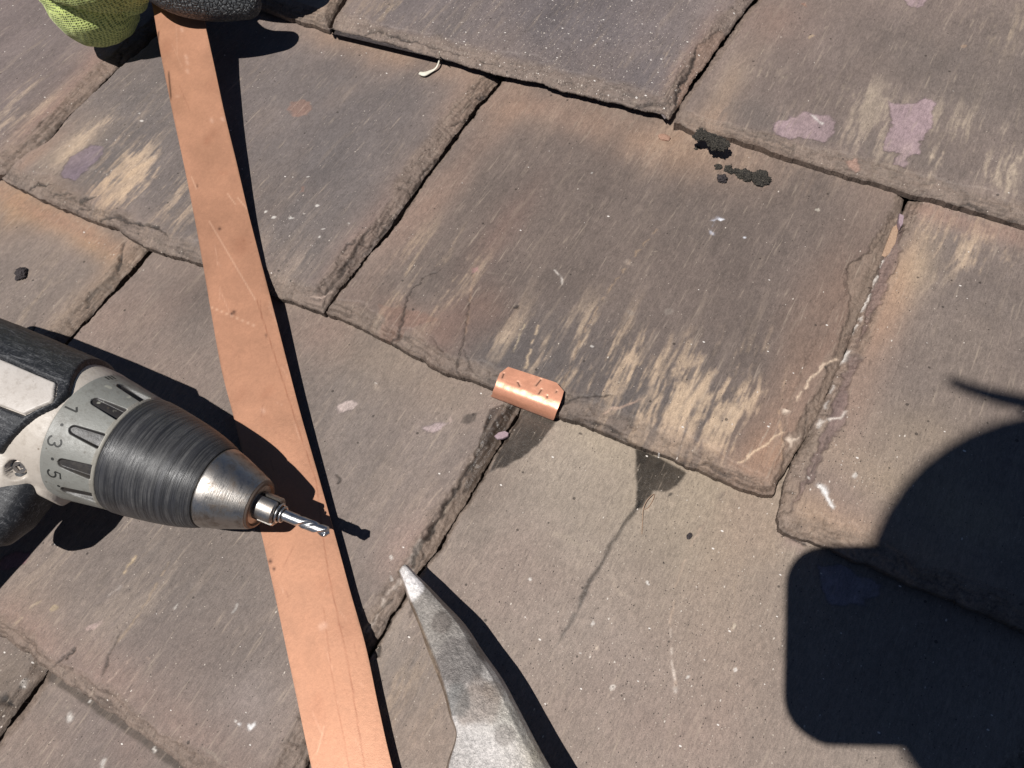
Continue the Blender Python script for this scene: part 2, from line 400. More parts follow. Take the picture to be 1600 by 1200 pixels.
# top course
make_slate('slate corner just right of the grey fingertip, ending at the joint by the top edge', 0.250,
    [(150, -75), (260, -35), (402, 16), (455, 34), (507, 50)], [(512, 46), (522, 22), (535, 0), (575, -60)], [(120, -110), (190, -190)],
    seed=11, gap=0.0008, wb=0.009, wr=0.004, base=T(135, 117, 105), blobs=[((440, 10), 15, 6, PINK, .6, ''), ((510, 5), 6, 20, TAN, .5, '')],
    cracks=[([(440, 30), (465, 22), (500, 14)], .5, .5, .8), ([(507, 48), (520, 30), (532, 10), (545, -8)], .6, .8, .8), ([(515, 50), (530, 30), (537, 18)], .5, .8, .7)], res=HR)
make_slate('top centre slate dusted with bright white specks, a dark gap under its edge', 0.254,
    [(514, 53), (560, 66), (620, 82), (700, 104), (775, 127), (820, 136), (850, 141), (875, 152), (960, 172), (1035, 190)], [(1042, 186), (1062, 160), (1080, 130), (1110, 90), (1140, 48), (1178, 0), (1225, -60)], [(514, 47), (526, 24), (542, 0), (580, -60)],
    seed=23, gap=0.0030, wb=0.0105, wr=0.009, wl=0.003, dz=0.0016, base=T(118, 108, 107), alt=T(90, 86, 90),
    blobs=[((860, 70), 75, 60, WHITE, .42, 'k'), ((1040, 95), 9, 18, CREAM, .85, 's'), ((1045, 125), 5, 14, CREAM, .7, 's'), ((620, 20), 30, 12, T(190, 160, 110), .55, 's'), ((700, 40), 30, 15, BLUE, .4, 'd'), ((970, 120), 30, 18, T(88, 84, 88), .55, ''), ((640, 70), 60, 6, PINK, .6, ''), ((900, 140), 60, 6, PINK, .5, ''), ((1090, 70), 5, 30, T(160, 122, 105), .6, ''), ((560, 15), 12, 25, PINK, .6, '')],
    cracks=[([(560, 48), (585, 43), (620, 55), (655, 62)], .6, .6, .85), ([(655, 63), (690, 73), (720, 82)], .45, .5, .7), ([(740, 88), (785, 100)], .4, .5, .7), ([(1088, 72), (1080, 105), (1062, 130), (1055, 158)], .7, .7, .85), ([(900, 138), (950, 150), (990, 160), (1050, 158)], .5, .5, .7), ([(870, 140), (905, 150)], .5, .5, .6)],
    patches=[([(1088, 70), (1082, 105), (1062, 130), (1056, 158), (1042, 186), (1062, 160), (1110, 90), (1140, 50), (1130, 40)], .6, T(150, 118, 100), .45)],
    dots=[((884, 62), 1.2, 1, 0, BLUE * .6, .6)], speck=.2, res=HR)
make_slate('slate at the top right with two bare lilac patches and pale vertical streaks', 0.252,
    [(1062, 201), (1085, 212), (1140, 222), (1230, 252), (1320, 279), (1410, 305), (1500, 330), (1600, 357), (1700, 386)], [(1710, 380), (1900, 60)], [(1052, 192), (1066, 162), (1084, 132), (1114, 92), (1144, 49), (1182, 0), (1229, -60)],
    seed=37, gap=0.0004, wb=0.0085, wr=0.006, wl=0.0035, base=T(126, 111, 104), alt=T(106, 98, 92),
    blobs=[((1130, 150), 7, 32, TAN, .6, ''), ((1105, 190), 8, 12, T(175, 140, 112), .6, ''), ((1280, 130), 62, 9, T(176, 162, 140), .7, 's'), ((1360, 185), 34, 14, T(172, 158, 138), .6, 's'), ((1500, 262), 42, 13, T(202, 184, 158), .85, 's'), ((1590, 245), 26, 24, T(202, 184, 158), .85, 's'), ((1570, 40), 25, 16, T(190, 170, 140), .7, 's'), ((1170, 190), 20, 14, BLUE, .5, 'd'), ((1330, 220), 60, 10, BLUE, .45, 'd'), ((1180, 225), 35, 5, T(165, 130, 105), .6, ''), ((1580, 320), 30, 8, PINK, .6, ''), ((1205, 30), 20, 20, T(146, 118, 104), .6, '')],
    patches=[([(1206, 200), (1216, 188), (1245, 182), (1258, 172), (1280, 180), (1296, 181), (1306, 192), (1303, 210), (1287, 222), (1262, 216), (1232, 216), (1212, 212)], .25, PURP * 1.05, .95),
             ([(1388, 155), (1395, 161), (1432, 161), (1446, 152), (1461, 160), (1456, 190), (1455, 200), (1441, 215), (1436, 240), (1424, 240), (1412, 262), (1397, 258), (1396, 248), (1407, 240), (1398, 236), (1380, 238), (1384, 215), (1394, 190)], .25, PURP * 1.05, .95),
             ([(1412, -6), (1448, -6), (1446, 8), (1430, 12), (1416, 6)], .1, PURP * 1.05, .9), ([(1320, 247), (1340, 248), (1344, 262), (1326, 260)], .08, T(175, 138, 122), .6),
             ([(1252, 6), (1262, 4), (1260, 12)], .05, OR, .5)],
    lines=[([(1268, 180), (1285, 192)], .8, WHITE, .7)],
    cracks=[([(1092, 193), (1110, 200), (1132, 205)], .5, .5, .8), ([(1062, 203), (1085, 213)], .4, .5, .6), ([(1200, 232), (1240, 248), (1300, 262), (1370, 275)], .35, .4, .6), ([(1480, 310), (1520, 312), (1560, 330), (1600, 338)], .5, .5, .75), ([(1390, 298), (1420, 292), (1480, 300)], .35, .4, .5)],
    dots=[((1268, 57), 1.3, 2.4, -.3, T(190, 165, 135), .7), ((1505, 72), 1.8, 1.6, 0, T(180, 150, 125), .6)], speck=.06, res=HR)
# middle course
make_slate('slate at the top left edge below the yellow-green glove, right side broken', 0.098,
    [(-330, 165), (-150, 222), (-60, 255), (-2, 281)], [(10, 272), (35, 250), (75, 220), (110, 178), (150, 140), (185, 105), (215, 82), (250, 50), (300, 0)], [(-340, 150), (-250, 60)],
    seed=41, gap=0.0005, wb=0.008, wr=0.010, base=T(122, 108, 105), alt=T(104, 95, 93),
    blobs=[((15, 165), 22, 22, CREAM, .8, 's'), ((50, 185), 12, 30, CREAM, .65, 's'), ((40, 200), 14, 30, BLUE, .4, 'd'), ((100, 150), 9, 34, T(165, 128, 110), .75, ''), ((150, 90), 10, 20, T(158, 122, 106), .6, ''), ((30, 240), 10, 12, T(160, 125, 105), .6, '')],
    cracks=[([(188, 78), (178, 98), (182, 116), (172, 122)], .6, .7, .8), ([(140, 115), (120, 140), (95, 165)], .3, .4, .5), ([(68, 184), (58, 200)], .5, .6, .7), ([(160, 132), (185, 112), (208, 92)], .5, .6, .8), ([(5, 275), (20, 262), (32, 240)], .5, .5, .7)],
    speck=.16, res=0.0006)
make_slate('slate crossed by the copper strip, with cream streaks and a lilac patch', 0.095,
    [(10, 286), (60, 312), (130, 342), (190, 364), (232, 392), (300, 412), (360, 432), (430, 465), (470, 482), (498, 491)], [(506, 487), (522, 460), (548, 430), (575, 395), (600, 368), (625, 330), (650, 295), (690, 240), (715, 205), (745, 165), (775, 132), (800, 100)], [(10, 272), (40, 245), (78, 224), (112, 182), (152, 144), (187, 109), (217, 86), (250, 55), (300, 5)],
    seed=53, gap=0.0005, wb=0.012, wr=0.011, wl=0.0012, base=T(116, 106, 103), alt=T(98, 93, 93),
    blobs=[((150, 195), 13, 24, CREAM, 1.0, 's'), ((110, 235), 12, 20, CREAM, .7, ''), ((230, 270), 28, 24, CREAM * 1.1, 1.0, 's'), ((190, 290), 22, 20, T(215, 175, 130), .95, 's'), ((270, 320), 26, 18, T(190, 160, 130), .7, 's'), ((60, 235), 6, 18, T(180, 140, 112), .6, ''), ((100, 300), 30, 8, T(150, 120, 98), .6, ''), ((140, 290), 20, 12, BLUE, .5, 'd'), ((430, 420), 25, 16, T(160, 140, 125), .45, 's'), ((480, 400), 15, 20, BLUE, .4, 'd'), ((560, 60), 35, 12, T(168, 135, 108), .7, ''), ((640, 90), 60, 12, T(165, 134, 112), .7, ''), ((730, 150), 12, 20, T(160, 130, 110), .6, ''), ((690, 220), 9, 60, T(150, 122, 106), .6, ''), ((560, 380), 8, 30, T(150, 120, 108), .6, ''), ((340, 360), 20, 20, T(150, 125, 110), .4, 's'), ((430, 380), 20, 20, WHITE, .3, 'k')],
    patches=[([(94, 270), (112, 245), (140, 226), (158, 228), (162, 242), (140, 262), (118, 282), (100, 278)], .22, T(128, 112, 120), .95),
             ([(449, 172), (456, 160), (470, 156), (484, 160), (488, 172), (478, 182), (462, 183)], .02, T(152, 116, 100), .6),
             ([(470, 292), (476, 290), (477, 300), (470, 302)], .02, T(150, 112, 96), .6)],
    cracks=[([(38, 292), (55, 286), (78, 288)], .8, .8, .85), ([(78, 303), (105, 300), (115, 302)], .4, .5, .6), ([(122, 312), (150, 308)], .8, .8, .85), ([(100, 330), (120, 322), (140, 325)], .4, .5, .6), ([(145, 340), (175, 336), (200, 345), (240, 352), (262, 368)], .7, .7, .8), ([(210, 350), (235, 348), (250, 356)], .5, .5, .7),
            ([(740, 148), (758, 142), (768, 138)], .5, .6, .8), ([(697, 196), (715, 184), (735, 177)], .5, .6, .8), ([(700, 225), (720, 200), (738, 168)], .5, .6, .7), ([(655, 250), (660, 237), (675, 228)], .4, .5, .6), ([(640, 300), (660, 262), (690, 235)], .6, .8, .8), ([(575, 378), (590, 350), (615, 330)], .5, .5, .6), ([(565, 395), (590, 362), (630, 318)], .5, .7, .8), ([(535, 398), (545, 380), (557, 373)], .5, .5, .7), ([(505, 460), (540, 410), (580, 350)], .6, .6, .7), ([(420, 462), (460, 470), (490, 480)], .5, .5, .6), ([(545, 440), (575, 400), (612, 345)], .5, .7, .7)],
    lines=[([(486, 458), (500, 462), (515, 452)], .6, T(215, 190, 175), .8), ([(660, 100), (560, 160)], .4, PALE, .25), ([(700, 220), (650, 290), (560, 400), (520, 470)], .5, T(210, 190, 180), .3)],
    dots=[((482, 276), 1.2, .8, .6, WHITE, .9), ((495, 321), 1.3, 1.0, .2, WHITE, .9), ((428, 340), 1.3, 1.3, 0, WHITE, .9), ((415, 330), 1.2, .9, .7, WHITE, .9), ((455, 340), 1.6, .6, 1.0, WHITE, .8), ((505, 358), 1.5, .5, .3, WHITE, .7), ((500, 370), 1.0, .6, .9, WHITE, .7), ((545, 350), 1, .4, .4, WHITE, .5), ((221, 189), 1.5, .7, .6, WHITE, .9), ((582, 275), 1.6, .5, .9, PALE, .6), ((218, 178), .7, .5, 0, WHITE, .8)], speck=.11, res=HR)
BIG_CR = [([(668, 590), (690, 588), (705, 590)], .7, .8, .9), ([(706, 588), (722, 592), (745, 604), (770, 612)], .5, .6, .7), ([(735, 455), (728, 500), (724, 540), (712, 575), (722, 588)], .45, .4, .6), ([(693, 420), (665, 430), (642, 455), (632, 490), (622, 525), (600, 530)], .5, .5, .75), ([(727, 545), (738, 575), (748, 585)], .35, .3, .5), ([(675, 525), (690, 545), (705, 565)], .35, .3, .4),
          ([(880, 628), (910, 620), (960, 615)], .45, .5, .7), ([(912, 650), (950, 664), (990, 690), (1020, 702)], .5, .6, .7), ([(875, 655), (905, 662), (960, 690)], .5, .6, .8), ([(805, 480), (812, 476)], 1.0, .8, .9), ([(1050, 715), (1100, 720), (1150, 745)], .4, .5, .6), ([(515, 497), (560, 515), (620, 540), (640, 555)], .5, .5, .6),
          ([(1395, 350), (1360, 395), (1330, 410), (1318, 430)], .4, .4, .6), ([(1262, 640), (1258, 680), (1265, 690), (1255, 720)], .35, .4, .6), ([(1318, 425), (1322, 460), (1290, 500), (1262, 560), (1230, 640), (1222, 700)], .35, .3, .35)]
make_slate('broad central slate with the bent copper clip on its lower edge', 0.102,
    [(513, 494), (560, 513), (640, 556), (668, 572), (700, 590), (720, 592), (770, 612), (870, 655), (910, 667), (960, 688), (1050, 722), (1120, 750), (1165, 772), (1188, 777)], [(1210, 770), (1222, 745), (1240, 712), (1268, 668), (1300, 600), (1322, 548), (1345, 490), (1370, 430), (1390, 380), (1404, 345), (1410, 318), (1425, 285)], [(511, 484), (528, 462), (552, 434), (580, 398), (606, 371), (632, 332), (656, 298), (696, 243), (721, 208), (751, 168), (781, 135), (805, 104)],
    seed=67, gap=0.0005, wb=0.0085, wr=0.0055, wl=0.002, drop=(.50, .28, 0, .2), base=T(118, 103, 95), alt=T(94, 86, 82), grain=1.6,
    blobs=[((800, 560), 40, 26, T(84, 82, 84), .75, ''), ((760, 600), 12, 16, T(84, 82, 84), .5, ''), ((1110, 670), 55, 20, T(86, 80, 80), .7, ''), ((1000, 620), 30, 22, T(84, 80, 80), .6, ''), ((900, 340), 60, 50, T(100, 90, 84), .45, ''),
           ((1070, 590), 62, 15, T(190, 160, 125), .75, 's'), ((1050, 650), 28, 16, T(212, 178, 138), .95, 's'), ((1140, 640), 24, 24, T(214, 182, 142), 1.0, 's'), ((1190, 650), 14, 26, T(215, 185, 150), .95, 's'), ((1140, 610), 20, 12, T(205, 172, 136), .8, 's'), ((985, 585), 20, 17, T(205, 172, 135), .95, 's'), ((880, 565), 12, 18, T(200, 170, 135), .85, 's'), ((800, 530), 16, 10, T(200, 172, 140), .85, 's'), ((905, 545), 8, 16, T(190, 165, 135), .7, 's'), ((1060, 690), 18, 8, T(185, 150, 125), .6, 's'),
           ((640, 420), 10, 22, T(195, 168, 130), .9, 's'), ((625, 455), 13, 14, T(196, 168, 132), .8, 's'), ((690, 440), 12, 20, T(188, 160, 125), .85, 's'), ((715, 440), 7, 20, T(175, 150, 120), .7, 's'), ((590, 420), 8, 20, BLUE, .5, 'd'), ((540, 480), 10, 14, T(125, 106, 96), .7, ''),
           ((630, 490), 15, 8, T(138, 104, 88), .6, ''), ((690, 530), 10, 16, T(140, 106, 90), .5, ''), ((700, 500), 8, 10, T(148, 108, 92), .4, ''), ((775, 370), 9, 30, T(130, 96, 84), .45, ''), ((760, 480), 10, 12, OR * .8, .4, ''),
           ((850, 170), 60, 12, T(165, 132, 112), .75, ''), ((700, 290), 8, 50, T(158, 126, 108), .7, ''), ((640, 350), 10, 30, T(158, 128, 112), .6, ''), ((780, 175), 12, 16, T(160, 128, 106), .7, ''), ((960, 210), 60, 18, T(150, 120, 102), .6, 's'), ((1060, 230), 35, 14, T(172, 138, 110), .8, ''), ((1150, 250), 40, 12, T(165, 134, 108), .6, 's'), ((1050, 170), 20, 30, T(150, 122, 104), .4, 's'),
           ((1290, 470), 12, 60, T(146, 116, 98), .7, ''), ((1250, 600), 10, 40, T(160, 125, 102), .7, ''), ((1205, 700), 10, 16, T(176, 136, 108), .85, ''), ((1160, 740), 25, 8, T(160, 128, 106), .6, ''), ((1330, 480), 6, 40, T(150, 118, 100), .7, ''), ((1265, 380), 35, 45, T(116, 102, 95), .4, '')],
    patches=[([(1402, 330), (1368, 372), (1352, 398), (1325, 412), (1322, 440), (1330, 480), (1310, 540), (1340, 500), (1385, 390), (1404, 345)], .6, BAND * 1.05, .75),
             ([(1300, 556), (1290, 590), (1255, 650), (1225, 690), (1222, 735), (1215, 765), (1240, 712), (1268, 668), (1300, 600), (1322, 548), (1320, 530)], .5, BAND * 1.1, .6),
             ([(738, 418), (748, 416), (749, 425), (740, 427)], .02, T(170, 130, 125), .7), ([(590, 476), (660, 486), (690, 498), (640, 510), (620, 530), (590, 524), (600, 500)], .02, T(140, 104, 88), .3)],
    cracks=BIG_CR,
    lines=[([(1306, 558), (1288, 568), (1262, 600), (1245, 622), (1230, 638)], .6, T(225, 200, 175), .85), ([(1228, 642), (1236, 630)], 1.4, T(235, 215, 195), .9), ([(1224, 676), (1200, 690), (1178, 705), (1158, 722)], .55, T(225, 195, 165), .9), ([(1248, 680), (1236, 690), (1230, 698)], 1.2, T(235, 215, 195), .9), ([(868, 422), (876, 432), (879, 444), (868, 456)], .5, T(215, 205, 195), .8), ([(1026, 358), (985, 408), (940, 470), (912, 520), (885, 590), (872, 625)], .5, T(165, 140, 115), .6), ([(980, 410), (988, 416)], 1.6, T(165, 148, 135), .6),
           ([(1124, 341), (1112, 348), (1110, 358), (1117, 366)], .8, T(205, 205, 215), .85), ([(1262, 700), (1250, 740), (1225, 800)], .5, PALE, .3), ([(1215, 640), (1222, 680), (1220, 735)], .5, T(205, 170, 140), .5), ([(740, 430), (732, 480), (728, 520)], .6, T(160, 130, 108), .5), ([(760, 425), (800, 430)], .4, PALE, .3), ([(915, 305), (924, 320), (920, 335), (900, 345)], .4, PALE, .5), ([(940, 645), (1000, 625), (960, 640)], .5, T(190, 160, 140), .6), ([(820, 505), (800, 560)], .4, T(200, 180, 150), .6), ([(840, 510), (820, 575)], .5, T(205, 180, 150), .7)],
    dots=[((1125, 343), 1.5, 1.0, .3, T(235, 235, 240), 1), ((1164, 371), 1.4, .7, .5, T(225, 225, 230), .9), ((1277, 328), 1.5, 1.1, 0, T(210, 200, 185), .8), ((1045, 487), 2.2, 2.2, .8, T(150, 138, 128), .55), ((985, 489), 2.2, .9, 0, T(150, 138, 128), .5), ((925, 540), .9, .7, 0, WHITE, .8), ((1020, 393), 1.3, .4, .4, PALE, .7), ((1018, 397), .8, .4, 0, PALE, .7), ((1077, 367), .8, .5, 0, PALE, .7), ((732, 297), 1.2, .6, .2, PALE, .7), ((925, 270), .6, .6, 0, WHITE, .6)], speck=.05, res=HR)
make_slate('right hand slate of the middle row, half covered by the round head shadow', 0.104,
    [(1222, 836), (1250, 846), (1300, 865), (1380, 898), (1450, 928), (1520, 955), (1600, 990), (1700, 1035)], [(1720, 1020), (1900, 560)], [(1216, 826), (1218, 792), (1224, 752), (1241, 712), (1268, 668), (1299, 602), (1320, 550), (1343, 492), (1368, 432), (1389, 382), (1406, 347), (1417, 320), (1431, 287)],
    seed=79, gap=0.0006, wb=0.0085, wr=0.006, wl=0.0055, drop=(.50, .44, 0, .28), base=T(128, 115, 108), alt=T(112, 102, 97),
    blobs=[((1450, 370), 28, 10, T(200, 170, 138), .8, 's'), ((1540, 390), 40, 16, T(205, 175, 142), .85, 's'), ((1430, 420), 6, 16, T(205, 180, 148), .9, ''), ((1455, 430), 5, 9, T(190, 168, 138), .7, 's'), ((1500, 345), 50, 6, T(170, 130, 112), .6, ''), ((1380, 490), 7, 30, T(178, 142, 115), .8, ''), ((1410, 430), 5, 22, T(185, 150, 120), .7, ''), ((1350, 560), 8, 30, T(168, 134, 112), .7, ''), ((1310, 660), 12, 30, T(152, 124, 110), .6, ''), ((1400, 760), 40, 12, T(178, 158, 125), .7, ''), ((1440, 690), 20, 14, T(170, 150, 122), .55, ''), ((1270, 810), 16, 8, T(190, 158, 125), .8, ''), ((1350, 830), 40, 8, T(180, 148, 116), .7, ''), ((1320, 760), 18, 20, T(146, 122, 116), .6, ''), ((1560, 610), 40, 40, T(138, 122, 108), .5, ''), ((1340, 750), 14, 16, WHITE, .25, 'k')],
    patches=[([(1404, 345), (1416, 330), (1405, 400), (1378, 470), (1360, 495), (1340, 540), (1365, 450), (1390, 385)], .9, T(128, 105, 100), .6),
             ([(1330, 550), (1345, 560), (1325, 610), (1322, 660), (1295, 690), (1270, 745), (1235, 800), (1260, 735), (1290, 665), (1315, 600)], .7, T(118, 98, 96), .65)],
    cracks=[([(1408, 330), (1412, 342), (1404, 365)], .5, .6, .8), ([(1300, 672), (1275, 720), (1255, 760)], .35, .3, .4), ([(1222, 832), (1250, 843), (1270, 850)], .45, .5, .8)],
    lines=[([(1392, 385), (1378, 410), (1368, 435), (1345, 495), (1330, 520)], .6, T(235, 225, 215), .85), ([(1326, 548), (1318, 560)], 1.3, T(235, 228, 220), .9), ([(1305, 600), (1290, 640), (1278, 665)], .5, WHITE, .5), ([(1323, 643), (1310, 652), (1296, 655), (1278, 660)], .6, T(235, 222, 210), .8), ([(1280, 758), (1288, 768), (1293, 778), (1300, 795)], .8, T(240, 236, 232), .95), ([(1282, 758), (1287, 766)], 1.4, T(240, 236, 232), .95), ([(1325, 660), (1305, 685)], .5, PALE, .5)],
    dots=[((1260, 745), .9, .7, 0, WHITE, .9), ((1333, 740), 1.0, 1.6, 0, WHITE, .7), ((1457, 560), .8, .4, .3, PALE, .6)], speck=.11, res=HR)
# lower course
make_slate('slate at the left edge above the drill, tan along its top', -0.070,
    [(-700, 520), (-560, 600), (-420, 700), (-300, 790)], [(-230, 740), (-60, 640), (70, 560), (102, 535), (128, 505), (155, 478), (185, 445), (212, 415), (232, 392), (262, 350)], [(-640, 480), (-330, 210)],
    seed=83, gap=0.0004, wb=0.008, wr=0.0085, base=T(126, 112, 104), alt=T(108, 99, 92),
    blobs=[((60, 330), 40, 7, T(190, 142, 100), .85, ''), ((20, 320), 20, 14, T(185, 145, 105), .7, ''), ((150, 380), 30, 7, T(192, 150, 108), .75, ''), ((100, 350), 60, 4, T(150, 112, 100), .6, ''), ((170, 430), 7, 26, T(165, 135, 108), .6, ''), ((110, 510), 10, 20, T(155, 128, 105), .6, ''), ((80, 460), 20, 40, T(160, 140, 115), .45, 's'), ((30, 500), 30, 30, T(155, 134, 112), .4, 's')],
    cracks=[([(194, 376), (190, 395), (186, 408), (180, 420)], .7, .8, .9), ([(187, 400), (188, 412)], .5, .6, .7), ([(54, 505), (52, 518), (48, 524)], .9, .9, .95), ([(150, 450), (135, 465), (130, 478)], .8, .6, .6), ([(205, 415), (190, 435), (170, 450), (165, 462)], .5, .6, .8), ([(145, 470), (128, 495), (110, 520)], .4, .6, .7)],
    speck=.14, res=0.0006)
make_slate('lower left slate lying under the cordless drill, with fine pale scratches at its foot', YC,
    [(-330, 788), (-200, 868), (-100, 930), (0, 990), (48, 1020), (70, 1040), (120, 1072), (180, 1113), (240, 1157), (300, 1203), (420, 1290)], [(450, 1255), (482, 1192), (520, 1115), (555, 1055), (585, 1010), (612, 960), (634, 925), (655, 893), (680, 860), (710, 812), (740, 762), (770, 712), (797, 665), (812, 640), (835, 602)], [(-225, 760), (-55, 655), (76, 564), (108, 539), (134, 509), (161, 482), (190, 449), (217, 420), (236, 398), (268, 352)],
    seed=97, gap=0.0006, wb=0.0075, wr=0.0095, wl=0.0015, base=T(127, 114, 107), alt=T(106, 98, 93),
    blobs=[((310, 465), 20, 14, T(78, 68, 66), .8, ''), ((340, 430), 12, 10, T(92, 80, 76), .6, ''), ((200, 500), 24, 24, T(150, 122, 108), .6, ''), ((270, 600), 30, 20, T(142, 120, 108), .5, ''), ((560, 540), 50, 15, T(142, 126, 110), .6, ''), ((500, 520), 20, 12, T(146, 116, 106), .6, ''), ((650, 580), 40, 12, T(145, 128, 112), .5, ''), ((620, 720), 45, 25, T(124, 110, 104), .4, 's'), ((660, 830), 8, 18, T(195, 175, 158), .75, 's'), ((640, 860), 10, 14, T(170, 135, 122), .5, ''), ((580, 950), 6, 24, T(200, 182, 168), .75, 's'), ((700, 770), 8, 16, T(175, 155, 138), .6, 's'),
           ((260, 1010), 30, 18, T(98, 90, 88), .5, ''), ((390, 1090), 12, 9, T(160, 150, 146), .6, ''), ((120, 920), 50, 30, T(150, 134, 120), .35, 's'), ((40, 950), 15, 14, T(150, 126, 108), .6, ''), ((200, 950), 40, 22, T(150, 138, 128), .3, 's'), ((60, 1000), 40, 6, T(148, 116, 104), .6, ''), ((250, 1110), 50, 7, T(150, 118, 105), .6, ''), ((300, 1060), 40, 20, T(142, 118, 108), .5, ''), ((440, 1150), 15, 14, T(150, 140, 132), .4, 's'), ((380, 900), 40, 30, T(112, 102, 96), .5, ''), ((330, 850), 20, 14, T(104, 92, 84), .4, '')],
    patches=[([(528, 634), (536, 627), (552, 624), (560, 630), (552, 641), (533, 645)], .1, T(190, 172, 165), .9), ([(660, 668), (680, 661), (697, 662), (690, 671), (668, 676)], .1, T(182, 162, 160), .9), ([(720, 660), (728, 648), (745, 646), (742, 656), (732, 664)], 0, T(82, 72, 66), .85, 'smooth'), ([(-8, 878), (20, 862), (46, 864), (40, 878), (20, 890), (-8, 897)], .2, T(160, 118, 122), .9), ([(698, 657), (705, 653), (707, 660), (700, 664)], .02, T(175, 155, 145), .7), ([(578, 600), (590, 598), (594, 608), (584, 608)], 0, T(172, 155, 140), .5),
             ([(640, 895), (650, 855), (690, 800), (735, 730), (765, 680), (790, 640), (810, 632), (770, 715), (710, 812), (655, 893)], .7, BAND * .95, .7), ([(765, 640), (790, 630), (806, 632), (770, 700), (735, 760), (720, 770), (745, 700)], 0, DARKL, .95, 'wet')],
    cracks=[([(103, 1030), (112, 1018), (118, 1012)], .7, .7, .9), ([(78, 1038), (92, 1032), (103, 1022)], .5, .6, .8), ([(160, 1055), (166, 1035), (190, 988)], .45, .35, .7), ([(745, 700), (752, 688), (755, 675), (768, 650)], .5, .6, .8), ([(640, 892), (650, 862), (690, 800), (742, 715), (750, 695)], .7, .9, .8), ([(570, 985), (590, 955), (612, 930)], .6, .6, .75), ([(583, 990), (598, 970)], .4, .4, .6), ([(524, 738), (528, 748), (526, 755)], .5, .4, .8), ([(620, 990), (600, 1010), (590, 1022)], .8, .9, .85), ([(655, 850), (660, 870), (650, 885)], .4, .5, .7)],
    lines=[([(262, 880), (235, 930), (205, 980), (185, 1002)], .5, T(170, 148, 125), .6), ([(210, 872), (195, 893)], .6, T(205, 180, 145), .6), ([(155, 915), (135, 928)], .6, PALE, .5), ([(185, 918), (168, 935)], .8, T(190, 178, 170), .6), ([(374, 1130), (386, 1131), (391, 1137), (398, 1131)], .6, T(235, 232, 230), .95), ([(205, 1025), (190, 1045), (165, 1065)], .4, T(190, 165, 150), .6), ([(230, 1030), (215, 1050), (195, 1085)], .4, T(190, 165, 150), .6), ([(260, 1005), (235, 1045)], .4, PALE, .5), ([(315, 1168), (355, 1195)], .4, PALE, .6), ([(640, 890), (600, 935), (572, 985)], .8, T(205, 190, 178), .7), ([(655, 845), (640, 880)], .9, T(205, 192, 180), .6), ([(60, 940), (20, 975)], .5, T(200, 180, 150), .4), ([(370, 945), (364, 958)], .5, WHITE, .5)],
    dots=[((391, 1135), 1.0, .7, .3, T(235, 232, 230), .9), ((145, 980), 1.5, 3.0, -.6, T(185, 160, 152), .7), ((152, 975), 1.2, 3.2, -.7, T(180, 158, 150), .6), ((86, 950), 1.6, 1.8, 0, T(185, 165, 130), .6), ((583, 651), .8, .8, 0, DARKL, .9), ((560, 640), .5, .4, 0, DARKL, .8), ((587, 598), .9, .5, .4, WHITE, .6), ((667, 884), 1.2, 1.2, 0, WHITE, .7), ((612, 870), 1.0, 1.0, 0, WHITE, .6), ((610, 905), .7, 1.2, 0, WHITE, .6), ((368, 1125), .8, .6, 0, WHITE, .7), ((273, 948), .7, .7, 0, WHITE, .6)], speck=.10, res=HR)
